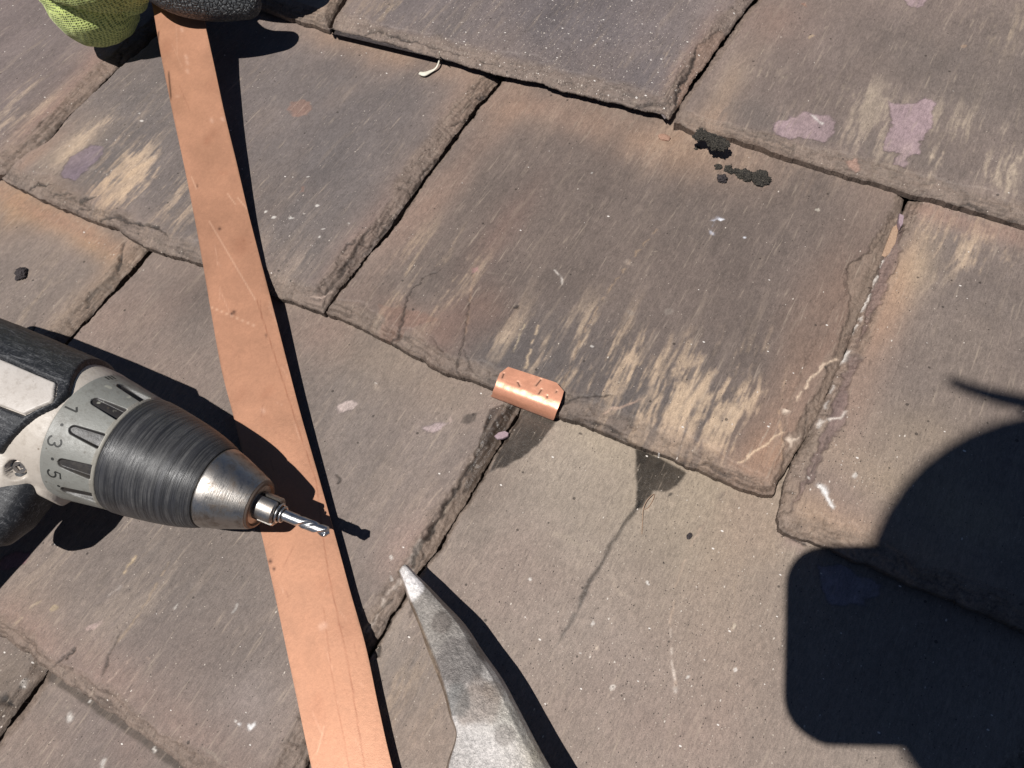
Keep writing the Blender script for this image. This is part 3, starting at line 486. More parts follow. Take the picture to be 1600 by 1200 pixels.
make_slate('pale slate at the bottom right with the phone shadow and a dark wet drip', YC + 0.002,
    [(500, 1340), (700, 1480), (1000, 1650), (1300, 1790)], [(1345, 1740), (1600, 1200), (1730, 990), (1800, 860)], [(452, 1260), (485, 1194), (523, 1116), (558, 1056), (587, 1012), (614, 962), (637, 927), (658, 895), (683, 862), (713, 814), (743, 764), (773, 714), (800, 667), (815, 641), (838, 603)],
    seed=101, gap=0.0006, wb=0.006, wr=0.006, wl=0.0015, base=T(153, 140, 129), alt=T(132, 120, 110), edge=.5,
    blobs=[((880, 720), 45, 20, T(170, 155, 138), .6, ''), ((930, 690), 20, 8, T(180, 164, 140), .5, ''), ((900, 850), 22, 26, T(168, 154, 140), .45, ''), ((700, 950), 12, 14, T(128, 108, 98), .45, ''), ((860, 900), 12, 8, T(124, 108, 100), .4, ''), ((1040, 900), 14, 26, T(136, 122, 112), .4, ''), ((1180, 960), 16, 30, T(140, 124, 108), .45, ''), ((1120, 1000), 10, 16, T(172, 158, 140), .4, ''), ((1000, 1130), 16, 10, T(134, 114, 106), .4, ''), ((940, 1000), 24, 10, T(166, 152, 142), .4, ''), ((1090, 1160), 20, 12, T(166, 140, 128), .5, ''), ((1130, 800), 30, 45, T(175, 156, 130), .7, ''), ((1040, 800), 40, 30, T(155, 142, 122), .5, ''), ((1180, 820), 12, 20, T(180, 148, 125), .5, ''), ((640, 1060), 14, 26, T(92, 84, 82), .75, ''), ((620, 1120), 16, 20, T(190, 160, 125), .6, 's'), ((660, 1140), 18, 14, T(140, 112, 95), .6, ''), ((800, 900), 20, 20, T(140, 112, 102), .5, ''), ((690, 930), 6, 14, T(140, 118, 108), .6, ''), ((1000, 1000), 60, 30, T(148, 130, 120), .4, ''), ((1150, 1100), 40, 40, T(158, 132, 118), .5, ''), ((950, 1100), 40, 20, T(140, 124, 116), .4, ''), ((760, 760), 12, 22, T(108, 92, 82), .6, ''), ((900, 1150), 30, 16, T(158, 134, 122), .5, ''), ((950, 1050), 40, 30, WHITE, .28, 'k'), ((1500, 1000), 60, 60, T(120, 108, 98), .6, '')],
    patches=[([(993, 700), (1030, 715), (1072, 738), (1058, 758), (1040, 768), (1022, 768), (1012, 780), (1003, 795), (992, 796), (995, 765), (993, 735)], 0, DARKL, 1.0, 'wet'),
             ([(1006, 780), (998, 796), (976, 823), (960, 847), (938, 890), (924, 912), (914, 935), (901, 964), (905, 942), (904, 934), (919, 906), (935, 884), (952, 848), (968, 823), (985, 800), (996, 784)], 0, DARKL, .9, 'wet'),
             ([(902, 960), (888, 985), (872, 1008), (868, 1012), (880, 985), (897, 955)], 0, DARKL, .8, 'wet'),
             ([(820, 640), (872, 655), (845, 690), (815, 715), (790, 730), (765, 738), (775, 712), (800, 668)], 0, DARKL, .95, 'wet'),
             ([(1282, 885), (1310, 880), (1360, 905), (1380, 920), (1350, 945), (1320, 947), (1290, 938), (1280, 915)], .1, T(146, 136, 148), .8), ([(1225, 820), (1250, 800), (1250, 860), (1228, 850)], 0, T(160, 132, 130), .4, 'soft')],
    cracks=[([(612, 965), (600, 985), (592, 1000)], .6, .6, .8), ([(655, 935), (640, 965)], .5, .4, .6), ([(1222, 836), (1245, 846), (1260, 852)], .3, .3, .8), ([(596, 1010), (588, 1028)], .8, .8, .8)],
    lines=[([(1135, 770), (1108, 805), (1085, 840), (1073, 870), (1060, 900), (1052, 940), (1047, 985), (1048, 1010), (1052, 1035), (1054, 1062), (1055, 1085)], .45, T(188, 164, 144), .6), ([(1047, 985), (1048, 1010), (1051, 1035), (1054, 1060)], .5, T(222, 208, 196), .8), ([(1054, 1075), (1055, 1083)], .7, WHITE, .7), ([(1044, 1100), (1035, 1135)], .5, PALE, .6), ([(955, 905), (965, 922), (975, 928)], .9, T(175, 158, 142), .5), ([(750, 930), (800, 955), (870, 990)], .5, T(170, 150, 140), .3), ([(870, 835), (930, 860)], 1.4, T(170, 155, 138), .4), ([(1170, 830), (1150, 900), (1145, 990)], .5, T(170, 150, 130), .3), ([(1160, 902), (1190, 908)], .4, PALE, .4), ([(1130, 770), (1095, 822)], .9, T(118, 104, 94), .45), ([(1022, 774), (1008, 788), (1004, 797), (1012, 796), (1020, 783), (1018, 776)], .28, T(190, 170, 150), .8)],
    dots=[((1011, 909), 1.2, .8, -.5, WHITE, .95), ((957, 1075), .9, 1.6, 0, T(225, 215, 205), .9), ((1150, 1044), 1.0, .9, 0, T(230, 222, 214), .9), ((1076, 1060), .6, 1.2, 0, WHITE, .8), ((1148, 979), .8, 1.4, .3, T(205, 190, 170), .7), ((906, 1018), .8, .5, 0, WHITE, .7), ((925, 973), .5, 1.0, 0, WHITE, .7), ((828, 905), .9, .6, 0, WHITE, .8), ((933, 1014), .6, .9, 0, T(220, 200, 180), .7), ((1047, 772), .8, 1.0, 0, DARKL, .8), ((1055, 943), .6, .6, 0, DARKL, .7), ((907, 678), 1.3, .7, 0, DARKL * 1.5, .8), ((1020, 997), .4, .7, 0, DARKL, .6), ((778, 690), .5, .5, 0, WHITE, .3)], speck=.14, res=HR)
# lowest course in view, bottom left
make_slate('dark slate fragment in the very bottom left corner, cut off by a black crack', YC - 0.160,
    [(-700, 1100), (-420, 1330)], [(-280, 1400), (-60, 1240), (8, 1138), (30, 1110), (50, 1082), (66, 1060), (85, 1030)], [(-720, 1080), (-500, 850)],
    seed=113, base=T(112, 100, 95), alt=T(92, 84, 80), wr=0.006, speck=.15, edge=.4, res=0.0008,
    blobs=[((15, 1060), 12, 20, T(150, 130, 110), .5, ''), ((5, 1100), 10, 8, DARKL, .5, '')], cracks=[([(0, 1092), (8, 1096), (14, 1102)], 1.5, 1.0, .95), ([(20, 1110), (40, 1098), (50, 1085)], .6, .6, .8)], lines=[([(38, 1062), (35, 1072)], .8, WHITE, .6)])
make_slate('bottom left slate below the drill slate, grey with white flecks', YC - 0.158,
    [(-200, 1700), (200, 2000)], [(450, 1700), (540, 1500), (620, 1380)], [(-276, 1406), (-56, 1242), (11, 1141), (33, 1113), (53, 1085), (69, 1063), (88, 1033)],
    seed=127, base=T(122, 110, 103), alt=T(100, 92, 90), wl=0.003, speck=.26, edge=.7, res=0.0006,
    blobs=[((60, 1160), 20, 14, T(150, 122, 108), .5, ''), ((150, 1140), 16, 12, T(100, 94, 96), .5, ''), ((200, 1180), 14, 8, T(150, 118, 106), .5, '')],
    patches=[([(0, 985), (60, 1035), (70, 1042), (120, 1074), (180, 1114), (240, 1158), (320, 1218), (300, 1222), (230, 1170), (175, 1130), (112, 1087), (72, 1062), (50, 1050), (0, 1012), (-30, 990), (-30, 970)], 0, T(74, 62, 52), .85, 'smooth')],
    lines=[([(110, 1100), (95, 1122), (70, 1150)], .5, PALE, .6), ([(108, 1115), (112, 1122)], 1.0, WHITE, .8), ([(165, 1188), (162, 1198)], .9, WHITE, .7), ([(95, 1105), (40, 1160)], .35, PALE, .5)],
    dots=[((140, 1099), 1.0, .6, .3, WHITE, .9), ((240, 1172), 1.0, .8, 0, WHITE, .9), ((37, 1068), .9, .8, 0, WHITE, .7)])
# roof beyond the picture: coarser slates of the same courses
def rough_slate(x0, x1, yl, seed, label):
    b_ = [(x0 + (x1 - x0) * i / 6, yl + 0.0015 * math.sin(seed + i * 2.1)) for i in range(7)]
    make_slate(label, yl, b_, [(x1, yl + .003), (x1, yl + .1)], [(x0, yl + .003), (x0, yl + .1)], seed=seed, res=0.0022, world=True, speck=.1)
rough_slate(0.105, 0.305, YC + .002, 201, 'whole slate beyond the right edge, below the middle row')
rough_slate(0.060, 0.262, YC - .158, 203, 'whole slate below the bottom edge on the right')
rough_slate(0.075 + .215, .50, YA, 205, 'whole slate beyond the top right corner')
rough_slate(0.222, 0.42, .104, 207, 'whole slate beyond the right edge in the middle row')
rough_slate(-0.70, -0.505, YA, 209, 'whole slate beyond the top left corner')
rough_slate(-0.71, -0.51, YC, 222, 'outer slate far beyond the left edge, level with the drill')
rough_slate(-0.600, -0.400, YC - .158, 223, 'whole slate beyond the bottom left corner')
rough_slate(-0.80, -0.605, .098, 224, 'whole slate far beyond the left edge in the middle row')
rough_slate(-0.42, -0.22, YC - .316, 225, 'whole slate below the picture at the left')
rough_slate(-0.215, -0.015, YC - .316, 226, 'whole slate below the picture in the middle')
rough_slate(-0.01, 0.19, YC - .316, 227, 'whole slate below the picture at the right')
rough_slate(-0.52, -0.32, YA + .156, 211, 'whole slate above the top left corner in the row over the glove')
rough_slate(-0.315, -0.115, YA + .156, 213, 'whole slate above the white-specked slate')
rough_slate(-0.11, 0.09, YA + .156, 215, 'whole slate above the slate with two lilac patches')
rough_slate(0.095, 0.295, YA + .156, 217, 'whole slate above the top right corner')
# boards under the slates
m, t, b = newmat('old_boards')
cc = mix(t, nz(t, pos(t, (1, .1, 1)), 120), (0.02, 0.015, 0.011), (0.05, 0.036, 0.026)); t.links.new(cc, b.inputs['Base Color']); b.inputs['Roughness'].default_value = 0.9
dk = link_mesh('roof_deck', [(-3, -3, -.0125), (3, -3, -.0125), (3, 3, -.0125), (-3, 3, -.0125), (-3, -3, -.03), (3, -3, -.03), (3, 3, -.03), (-3, 3, -.03)],
    [(0, 1, 2, 3), (7, 6, 5, 4), (0, 4, 5, 1), (1, 5, 6, 2), (2, 6, 7, 3), (3, 7, 4, 0)], m, smooth=False)
tag(dk, kind='structure')
# ------------------------------------------------------------------ surface height helper
def courses_z(p, n=8):
    """world point on the slates' faces under a traced spot"""
    z = 0.003
    for _ in range(n):
        y = W(p, z)[1]
        yl = YC if y < YB else (YB if y < YA else YA)
        if y < YC: yl = YC - 0.158
        z = TH * (1 - (y - yl) / EX)
    return W(p, z)
def catmull(P, n):
    P = np.array(P, float); P = np.vstack([2 * P[0] - P[1], P, 2 * P[-1] - P[-2]]); o = []
    for i in range(1, len(P) - 2):
        for k in range(n):
            t = k / n; a, b_, c_, d = P[i - 1:i + 3]
            o.append(0.5 * (2 * b_ + (c_ - a) * t + (2 * a - 5 * b_ + 4 * c_ - d) * t * t + (3 * b_ - a - 3 * c_ + d) * t ** 3))
    o.append(P[-2]); return np.array(o)
def add_cols(o, name, col):
    at = o.data.color_attributes.new(name, 'FLOAT_COLOR', 'POINT')
    at.data.foreach_set('color', np.concatenate([np.clip(col, 0, 1), np.ones((len(col), 1))], 1).astype(np.float32).ravel())
def sheet(name, G, thick, mat, parent=None, cols=None, down=None):
    """closed thin plate from a grid of points"""
    nr, nc = G.shape[:2]
    du = np.gradient(G, axis=0); dv = np.gradient(G, axis=1); N = np.cross(dv, du); N /= np.linalg.norm(N, axis=2, keepdims=True) + 1e-12
    if N[nr // 3, nc // 2, 2] < 0: N = -N
    B = G - N * thick; V = np.concatenate([G.reshape(-1, 3), B.reshape(-1, 3)]); o2 = nr * nc; F = []
    i, j = np.meshgrid(np.arange(nr - 1), np.arange(nc - 1), indexing='ij'); q = (i * nc + j).ravel()
    top = np.stack([q, q + 1, q + nc + 1, q + nc], 1)
    a0, b0, c0 = V[top[0][0]], V[top[0][1]], V[top[0][2]]
    if np.cross(b0 - a0, c0 - a0) @ N[0, 0] < 0: top = top[:, ::-1]
    F = top.tolist() + (top[:, ::-1] + o2).tolist()
    ring = [k for k in range(nc)] + [r * nc + nc - 1 for r in range(1, nr)] + [(nr - 1) * nc + k for k in range(nc - 2, -1, -1)] + [r * nc for r in range(nr - 2, 0, -1)]
    for k in range(len(ring)):
        a1, b1 = ring[k], ring[(k + 1) % len(ring)]; F.append((a1, b1, b1 + o2, a1 + o2))
    o = link_mesh(name, V, F, mat, parent)
    if cols is not None: add_cols(o, 'Col', np.concatenate([cols.reshape(-1, 3)] * 2))
    m_ = o.modifiers.new('edges', 'EDGE_SPLIT'); m_.split_angle = math.radians(50)
    bm = bmesh.new(); bm.from_mesh(o.data); bmesh.ops.recalc_face_normals(bm, faces=bm.faces); bm.to_mesh(o.data); bm.free()
    return o
# ------------------------------------------------------------------ copper
def copper(name, rough, metal):
    m, t, b = newmat(name)
    a = nd(t, 'ShaderNodeAttribute', attribute_name='Col').outputs['Color']
    n1 = nz(t, pos(t), 45, 4, 0.6); n2 = nz(t, pos(t, (1, .8, 1)), 700, 3, 0.7); n3 = nz(t, pos(t), 3000, 2, .8)
    k = mth(t, 'MULTIPLY', mrange(t, n1, .3, .7, .90, 1.10), mrange(t, n2, .3, .7, .93, 1.07))
    k = mth(t, 'MULTIPLY', k, mrange(t, n3, .3, .7, .93, 1.07))
    kk = nd(t, 'ShaderNodeCombineColor'); [t.links.new(k, kk.inputs[i]) for i in range(3)]
    t.links.new(mix(t, 1, a, kk.outputs[0], 'MULTIPLY'), b.inputs['Base Color'])
    b.inputs['Metallic'].default_value = metal
    t.links.new(mrange(t, n1, .3, .7, rough - .04, rough + .06), b.inputs['Roughness'])
    bump(t, b, mth(t, 'ADD', n2, mth(t, 'MULTIPLY', n3, .6)), 0.00006, 0.7); return m
CU = copper('copper_sheet', .52, .42); CU2 = copper('copper_bright', .40, .35)
rows = [((214, -95), (290, -70), .034), ((226, -40), (305, -20), .0305), ((238, 12), (318, 30), .0270), ((250, 81), (331, 87), .0225), ((269, 175), (350, 175), .0178), ((286, 253), (369, 253), .0142), ((301, 328), (387, 330), .0118), ((315, 405), (405, 400), .0105),
        ((328, 480), (426, 480), .0098), ((345, 574), (450, 574), .0090), ((364, 649), (470, 650), .0088), ((385, 737), (495, 737), .0086), ((411, 848), (526, 848), .0088), ((428, 925), (547, 925), .0090), ((446, 1010), (571, 1010), .0096), ((466, 1105), (591, 1105), .0104), ((486, 1200), (613, 1200), .0110), ((520, 1350), (655, 1350), .012), ((570, 1560), (720, 1560), .013)]
Lc = catmull([W(a, z) for a, b_, z in rows], 26); Rc = catmull([W(b_, z) for a, b_, z in rows], 26)
nc = 60; tt = np.linspace(0, 1, nc)[None, :, None]
G = Lc[:, None] * (1 - tt) + Rc[:, None] * tt
ss = np.concatenate([[0], np.cumsum(np.linalg.norm(np.diff(Lc, axis=0), axis=1))])[:, None] * np.ones((1, nc)); tv = tt[0, :, 0][None] * np.ones((len(Lc), 1))
G[..., 2] += 0.0003 * fbm(ss * 14, tv * .6, 5, 2) - 0.0006 * (np.abs(tv - .5) * 2) ** 3 * 0.5
cuc = np.array(T(194, 142, 112)); C0 = np.tile(cuc, G.shape[:2] + (1,))
C0 *= (1 + .04 * fbm(ss * 30, tv * 2, 9, 4))[..., None]
dark = fbm(ss * 55, tv * 3.5, 12, 4)
C0 *= (1 - 0.06 * sstep(.1, .6, dark))[..., None]
def cp_line(L, wd, colr, st):
    pts = [W(p, .0095)[:2] for p in L] if len(L[0]) == 2 else [W(p[:2], p[2])[:2] for p in L]
    d = seg_dist(pts, G[..., 0], G[..., 1], False)[0]
    g = (np.exp(-(d / (wd / 1000)) ** 2) * st)[..., None]; C0[:] = C0 * (1 - g) + np.array(colr) * g
SC1 = T(165, 110, 82)
cp_line([(402, 470), (430, 560), (462, 660), (492, 750), (505, 850), (513, 900), (545, 1040), (572, 1200)], .22, SC1, .8)
cp_line([(505, 950), (520, 1060), (548, 1200)], .22, SC1, .5)
for L in ([(330, 350), (400, 470)], [(330, 480), (400, 510)], [(360, 310), (372, 325)], [(375, 315), (388, 330)], [(305, 285), (312, 302)]): cp_line(L, .25, T(235, 190, 160), .6)
for p, r_ in (((342, 356, .0115), .7), ((365, 487, .0098), .8), ((361, 490, .0098), .6), ((415, 524, .0095), .5), ((421, 876, .009), .7), ((427, 888, .009), .5), ((308, 290, .0125), .45)):
    cp_line([p, (p[0] + 1, p[1] + 1, p[2])], r_, T(70, 40, 30), .9)
for p in ((290, 88, .022), (291, 95, .022), (283, 45, .025), (330, 187, .017), (347, 185, .017), (500, 978, .0095), (506, 975, .0095), (291, 108, .0215), (410, 640, .009)):
    cp_line([p, (p[0] + 2, p[1] + 3, p[2])], .8, T(230, 185, 160), .5)
for k_ in range(46):
    x0_ = rng.uniform(0, 1); y0_ = rng.uniform(20, 1190); xa = np.interp(y0_, [12, 480, 848, 1200], [238, 328, 411, 486]) + x0_ * np.interp(y0_, [12, 1200], [80, 122]); an = rng.normal(1.2, .5); ln_ = rng.uniform(6, 46)
    cp_line([(xa, y0_, .012), (xa + ln_ * math.cos(an), y0_ + ln_ * math.sin(an), .012)], rng.uniform(.15, .3), T(232, 184, 156) if rng.random() < .6 else T(140, 88, 66), rng.uniform(.15, .42))
for k_ in range(14):
    y0_ = rng.uniform(20, 1190); xa = np.interp(y0_, [12, 480, 848, 1200], [238, 328, 411, 486]) + rng.uniform(.05, .95) * np.interp(y0_, [12, 1200], [80, 122])
    cp_line([(xa, y0_, .012), (xa + rng.uniform(-9, 9), y0_ + rng.uniform(-9, 9), .012)], rng.uniform(1.2, 4), T(170, 112, 84), rng.uniform(.15, .35))
edge_d = np.minimum(tv, 1 - tv) * 28; C0 *= (1 - .25 * np.exp(-(edge_d / .5) ** 2) * (0.5 + fbm(ss * 90, tv, 31, 3)))[..., None]
# short dark dashes along the left edge
for a_, b2 in (((249, 50), (252, 75)), ((259, 105), (266, 150))):
    cp_line([(a_[0] - 1, a_[1], .024), (b2[0] - 1, b2[1], .020)], .5, T(60, 35, 25), .8)
st = sheet('copper_strip', G, 0.0007, CU, cols=C0)
tag(st, 'long flat copper strip slanting from the gloved hand down to the bottom edge', 'metal strip')
# bent clip hooked round the lower edge of the central slate
cr = [((767, 619), (862, 655), -.0002), ((768, 620), (864, 657), .0020), ((769, 616), (866, 654), .0045), ((770, 611), (868, 648), .0068), ((773, 604), (871, 640), .0085), ((776, 596), (875, 630), .0093), ((778, 590), (878, 622), .0094), ((781, 583), (881, 611), .0093), ((788, 577), (877, 603), .0092), ((794, 573), (870, 598), .0091)]
nC = 120
Lp = catmull([W(a, z) for a, b_, z in cr[:-2]], 16); Rp = catmull([W(b_, z) for a, b_, z in cr[:-2]], 16)
le, re_ = W(cr[-1][0], cr[-1][2]), W(cr[-1][1], cr[-1][2]); kq = np.linspace(0, 1, 26)[1:, None]
Lp = np.concatenate([Lp, Lp[-1] + (le - Lp[-1]) * kq]); Rp = np.concatenate([Rp, Rp[-1] + (re_ - Rp[-1]) * kq])
tt = np.linspace(0, 1, nC)[None, :, None]; G = Lp[:, None] * (1 - tt) + Rp[:, None] * tt
G[..., 2] += 0.00012 * fbm(G[..., 0] * 300, G[..., 1] * 300, 4, 2)
C0 = np.tile(np.array(T(234, 166, 134)), G.shape[:2] + (1,)); C0 *= (1 + .08 * fbm(G[..., 0] * 180, G[..., 1] * 120, 9, 3))[..., None]
holes = [((785, 590), (787, 584), .55), ((812, 603), (809, 597), .5), ((838, 602), (845, 593), .5), ((842, 615), (846, 609), .5), ((855, 621), (855, 619), .45), ((869, 613), (870, 611), .4)]
for a_, b2, r_ in holes:
    cp_line([(a_[0], a_[1], .0093), (b2[0], b2[1], .0093)], r_ * 1.6, T(245, 200, 170), .35); cp_line([(a_[0], a_[1], .0093), (b2[0], b2[1], .0093)], r_ * .6, T(70, 34, 25), .9)
    d = seg_dist([W(a_, .0093)[:2], W(b2, .0093)[:2]], G[..., 0], G[..., 1], False)[0]; G[..., 2] -= .0002 * np.exp(-(d / .0005) ** 2)
cl = sheet('copper_clip', G, 0.0006, CU2, cols=C0)
tag(cl, 'small bent copper clip with punched nail slits, hooked over the lower slate edge', 'metal clip')
# ------------------------------------------------------------------ drill
A0 = W((514, 833), .0275); B0 = W((207, 707), .036)
ax = (A0 - B0) / np.linalg.norm(A0 - B0); Uv = np.array([0, 0, 1.]) - ax * ax[2]; Uv /= np.linalg.norm(Uv); Vv = np.cross(ax, Uv)
def LP(s, r, th):
    """drill frame: s mm behind the bit tip, r mm from the axis, th degrees from the upward direction"""
    s, r, th = np.broadcast_arrays(np.asarray(s, float), np.asarray(r, float), np.radians(np.asarray(th, float)))
    return A0 - ax * (s / 1000.)[..., None] + Uv * (r / 1000. * np.cos(th))[..., None] + Vv * (r / 1000. * np.sin(th))[..., None]
def LQ(s, u, v): return A0 - ax * s / 1000. + Uv * u / 1000. + Vv * v / 1000.
def hit(p, Rr):
    r = ray(p); r = r / np.linalg.norm(r); o = camp - A0; Rr /= 1000.
    rp = r - ax * (r @ ax); op = o - ax * (o @ ax); A = rp @ rp; Bq = 2 * rp @ op; Cq = op @ op - Rr * Rr; D = Bq * Bq - 4 * A * Cq
    t = (-Bq - math.sqrt(max(D, 0))) / 2 / A; X_ = o + r * t
    return (-(X_ @ ax) * 1000, math.degrees(math.atan2(X_ @ Vv, X_ @ Uv)))
drill = empty('cordless_drill', (*W((60, 660), 0)[:2], 0.004), 'worn cordless drill with black chuck and cream body lying beside the copper strip', 'drill')
def lathe(name, prof, mat, parent, n=96, s0=None, closed=False):
    V = []; F = []
    for s, r in prof: V.append(LP(s, r, np.arange(n) * 360 / n))
    V = np.concatenate(V); k = len(prof)
    for i in range(k - 1 + (1 if closed else 0)):
        i2 = (i + 1) % k
        for j in range(n): F.append((i * n + j, i * n + (j + 1) % n, i2 * n + (j + 1) % n, i2 * n + j))
    if not closed:
        F.append(tuple(range(n))[::-1]); F.append(tuple((k - 1) * n + j for j in range(n)))
    o = link_mesh(name, V, F, mat, parent)
    bm = bmesh.new(); bm.from_mesh(o.data); bmesh.ops.recalc_face_normals(bm, faces=bm.faces); bm.to_mesh(o.data); bm.free()
    m_ = o.modifiers.new('edges', 'EDGE_SPLIT'); m_.split_angle = math.radians(38)
    return o
def axcoord(t):
    """texture vector: distance along the drill axis, round it, off it (metres)"""
    g = t.nodes.new('ShaderNodeNewGeometry'); sb = nd(t, 'ShaderNodeVectorMath', operation='SUBTRACT'); t.links.new(g.outputs['Position'], sb.inputs[0]); sb.inputs[1].default_value = A0
    o = []
    for v in (ax, Uv, Vv):
        d_ = nd(t, 'ShaderNodeVectorMath', operation='DOT_PRODUCT'); t.links.new(sb.outputs[0], d_.inputs[0]); d_.inputs[1].default_value = v; o.append(d_.outputs['Value'])
    cb = nd(t, 'ShaderNodeCombineXYZ'); [t.links.new(o[i], cb.inputs[i]) for i in range(3)]
    return cb.outputs[0], o
def axvec(t, scale):
    v, o = axcoord(t); mp = nd(t, 'ShaderNodeMapping'); mp.inputs['Scale'].default_value = scale; t.links.new(v, mp.inputs[0]); return mp.outputs[0]
def mat_sleeve():
    m, t, b = newmat('scuffed_black_plastic')
    sc = nz(t, axvec(t, (1, .018, .018)), 1300, 4, .75); sc2 = nz(t, axvec(t, (1, .02, .02)), 420, 3, .6); d = nz(t, pos(t), 110, 4, .6)
    d2 = nz(t, axvec(t, (1, .5, .5)), 330, 6, .8, .3)
    l = mth(t, 'MULTIPLY', mrange(t, sc, .42, .72, 0, 1), mrange(t, d2, .36, .66, .35, 1.2), True)
    col = mix(t, l, (.016, .016, .018), (.105, .102, .10)); col = mix(t, mth(t, 'MULTIPLY', mrange(t, sc2, .5, .7, 0, .5), 1, True), col, (.06, .06, .065))
    t.links.new(col, b.inputs['Base Color']); t.links.new(mrange(t, d, .3, .7, .33, .50), b.inputs['Roughness'])
    bump(t, b, mth(t, 'ADD', mth(t, 'MULTIPLY', sc, .7), mth(t, 'MULTIPLY', sc2, 1.2)), 0.00045, .9); return m
def mat_steel(name, base=(.42, .40, .38), rough=.34, dirt=.6, metal=1.0):
    m, t, b = newmat(name)
    d = nz(t, pos(t), 260, 5, .7); g = nz(t, axvec(t, (1, .1, .1)), 2500, 3, .7)
    col = mix(t, mth(t, 'MULTIPLY', mrange(t, d, .48, .66, 0, 1), dirt, True), base, (.17, .13, .10))
    t.links.new(col, b.inputs['Base Color']); b.inputs['Metallic'].default_value = metal
    t.links.new(mrange(t, d, .3, .7, rough - .05, rough + .14), b.inputs['Roughness']); bump(t, b, mth(t, 'ADD', g, d), .00009, .7); return m
def mat_plastic(name, colr, dirtc, amt, rough=.45, scl=260, attr=False):
    m, t, b = newmat(name)
    d = nz(t, pos(t), scl, 6, .75); e = nz(t, pos(t), 900, 3, .7); big = nz(t, pos(t), 55, 4, .6)
    base = colr
    if attr: base = nd(t, 'ShaderNodeAttribute', attribute_name='Col').outputs['Color']
    col = mix(t, mth(t, 'MULTIPLY', mrange(t, d, .50, .72, 0, 1), amt, True), base, dirtc)
    col = mix(t, mrange(t, big, .35, .7, 0, .28), col, dirtc)
    v = nd(t, 'ShaderNodeTexVoronoi'); v.inputs['Scale'].default_value = 420; t.links.new(pos(t), v.inputs['Vector'])
    s2 = nd(t, 'ShaderNodeSeparateColor'); t.links.new(v.outputs['Color'], s2.inputs[0])
    col = mix(t, mth(t, 'MULTIPLY', mth(t, 'LESS_THAN', s2.outputs[0], .10), mth(t, 'MULTIPLY', mth(t, 'LESS_THAN', v.outputs['Distance'], .16), .6)), col, dirtc)
    t.links.new(col, b.inputs['Base Color']); t.links.new(mrange(t, d, .3, .7, rough - .06, rough + .1), b.inputs['Roughness'])
    bump(t, b, mth(t, 'ADD', e, mth(t, 'MULTIPLY', d, 1.5)), .00012, .7); return m
def mat_rubber():
    m, t, b = newmat('scuffed_rubber')
    d = nz(t, pos(t), 90, 5, .7); 
    scr = nz(t, axvec(t, (.25, 1, 1.6)), 700, 5, .8, 1.2); s3 = nz(t, pos(t, (1, .2, 1)), 1100, 3, .8, 2)
    l = mth(t, 'MULTIPLY', mrange(t, scr, .52, .70, 0, 1), mrange(t, d, .35, .6, .15, 1), True); l = mth(t, 'MAXIMUM', l, mth(t, 'MULTIPLY', mrange(t, s3, .57, .68, 0, .8), 1, True))
    t.links.new(mix(t, l, (.018, .019, .022), (.17, .17, .175)), b.inputs['Base Color']); t.links.new(mrange(t, d, .3, .7, .40, .55), b.inputs['Roughness']); b.inputs['Specular IOR Level'].default_value = .3
    bump(t, b, mth(t, 'ADD', scr, d), .0002, .7); return m
SLV = mat_sleeve(); STL = mat_steel('worn_steel', (.37, .345, .32), .38, .75); BITM = mat_steel('bright_steel', (.50, .50, .50), .30, .4); RUST = mat_steel('rusty_steel', (.20, .15, .12), .5, .8, .8)
CRM = mat_plastic('cream_plastic', T(216, 206, 194), T(120, 102, 82), .35); GRY = mat_plastic('grey_plastic', T(150, 150, 144), T(86, 78, 66), .5, attr=True)
LBL = mat_plastic('label_plate', T(222, 214, 206), T(140, 126, 112), .45, scl=380); RUB = mat_rubber()
INK, ti, bi_ = newmat('dark_print'); bi_.inputs['Base Color'].default_value = (.018, .018, .016, 1); bi_.inputs['Roughness'].default_value = .6
# chuck sleeve, nose, jaws, bit
lathe('chuck_sleeve', [(75.8, 18.5), (75.8, 20.5), (75.2, 21.0), (74, 21.1), (70, 20.7), (66, 20.1), (62, 19.5), (58, 18.8), (54, 18.0), (50, 17.0), (46.5, 15.9), (44.2, 15.0), (43.6, 14.6), (43.5, 13.5)], SLV, drill, 128)
nose = lathe('chuck_nose', [(44, 13.6), (43.2, 14.2), (42.6, 14.3), (39, 13.3), (35, 11.9), (31, 10.4), (28.3, 9.4), (27.2, 8.9), (26.8, 8.1)], STL, drill, 96)
lathe('chuck_rim', [(27.0, 8.8), (26.4, 8.4), (26.2, 7.5), (27, 6.7), (30, 6.4), (36, 6.2)], RUST, nose, 72)
def sector(name, mat, parent, th0, r0, r1, s0, s1, half, taper=0):
    V = []; F = []; n = 14
    angs = np.linspace(th0 - half, th0 + half, n)
    for s, k in ((s0, 1 - taper), (s0 + .5, 1), (s1, 1)):
        for a_ in angs: V.append(LP(s, r1 * k, a_))
        for a_ in angs[::-1]: V.append(LP(s, r0 + .2, a_))
    V = np.array(V); m_ = 2 * n
    for i in range(2):
        for j in range(m_): F.append((i * m_ + j, i * m_ + (j + 1) % m_, (i + 1) * m_ + (j + 1) % m_, (i + 1) * m_ + j))
    F += [tuple(range(m_))[::-1], tuple(2 * m_ + j for j in range(m_))]
    o = link_mesh(name, V, F, mat, parent); m2 = o.modifiers.new('edges', 'EDGE_SPLIT'); m2.split_angle = math.radians(35)
    bm = bmesh.new(); bm.from_mesh(o.data); bmesh.ops.recalc_face_normals(bm, faces=bm.faces); bm.to_mesh(o.data); bm.free(); return o
for k, th in enumerate((22, 142, 262)): sector('chuck_jaw', STL, drill, th, 1.4, 5.0, 19.4, 36, 52, .12)
bit = empty('drill_bit_holder', drill.location, None, None); bpy.data.objects.remove(bit)
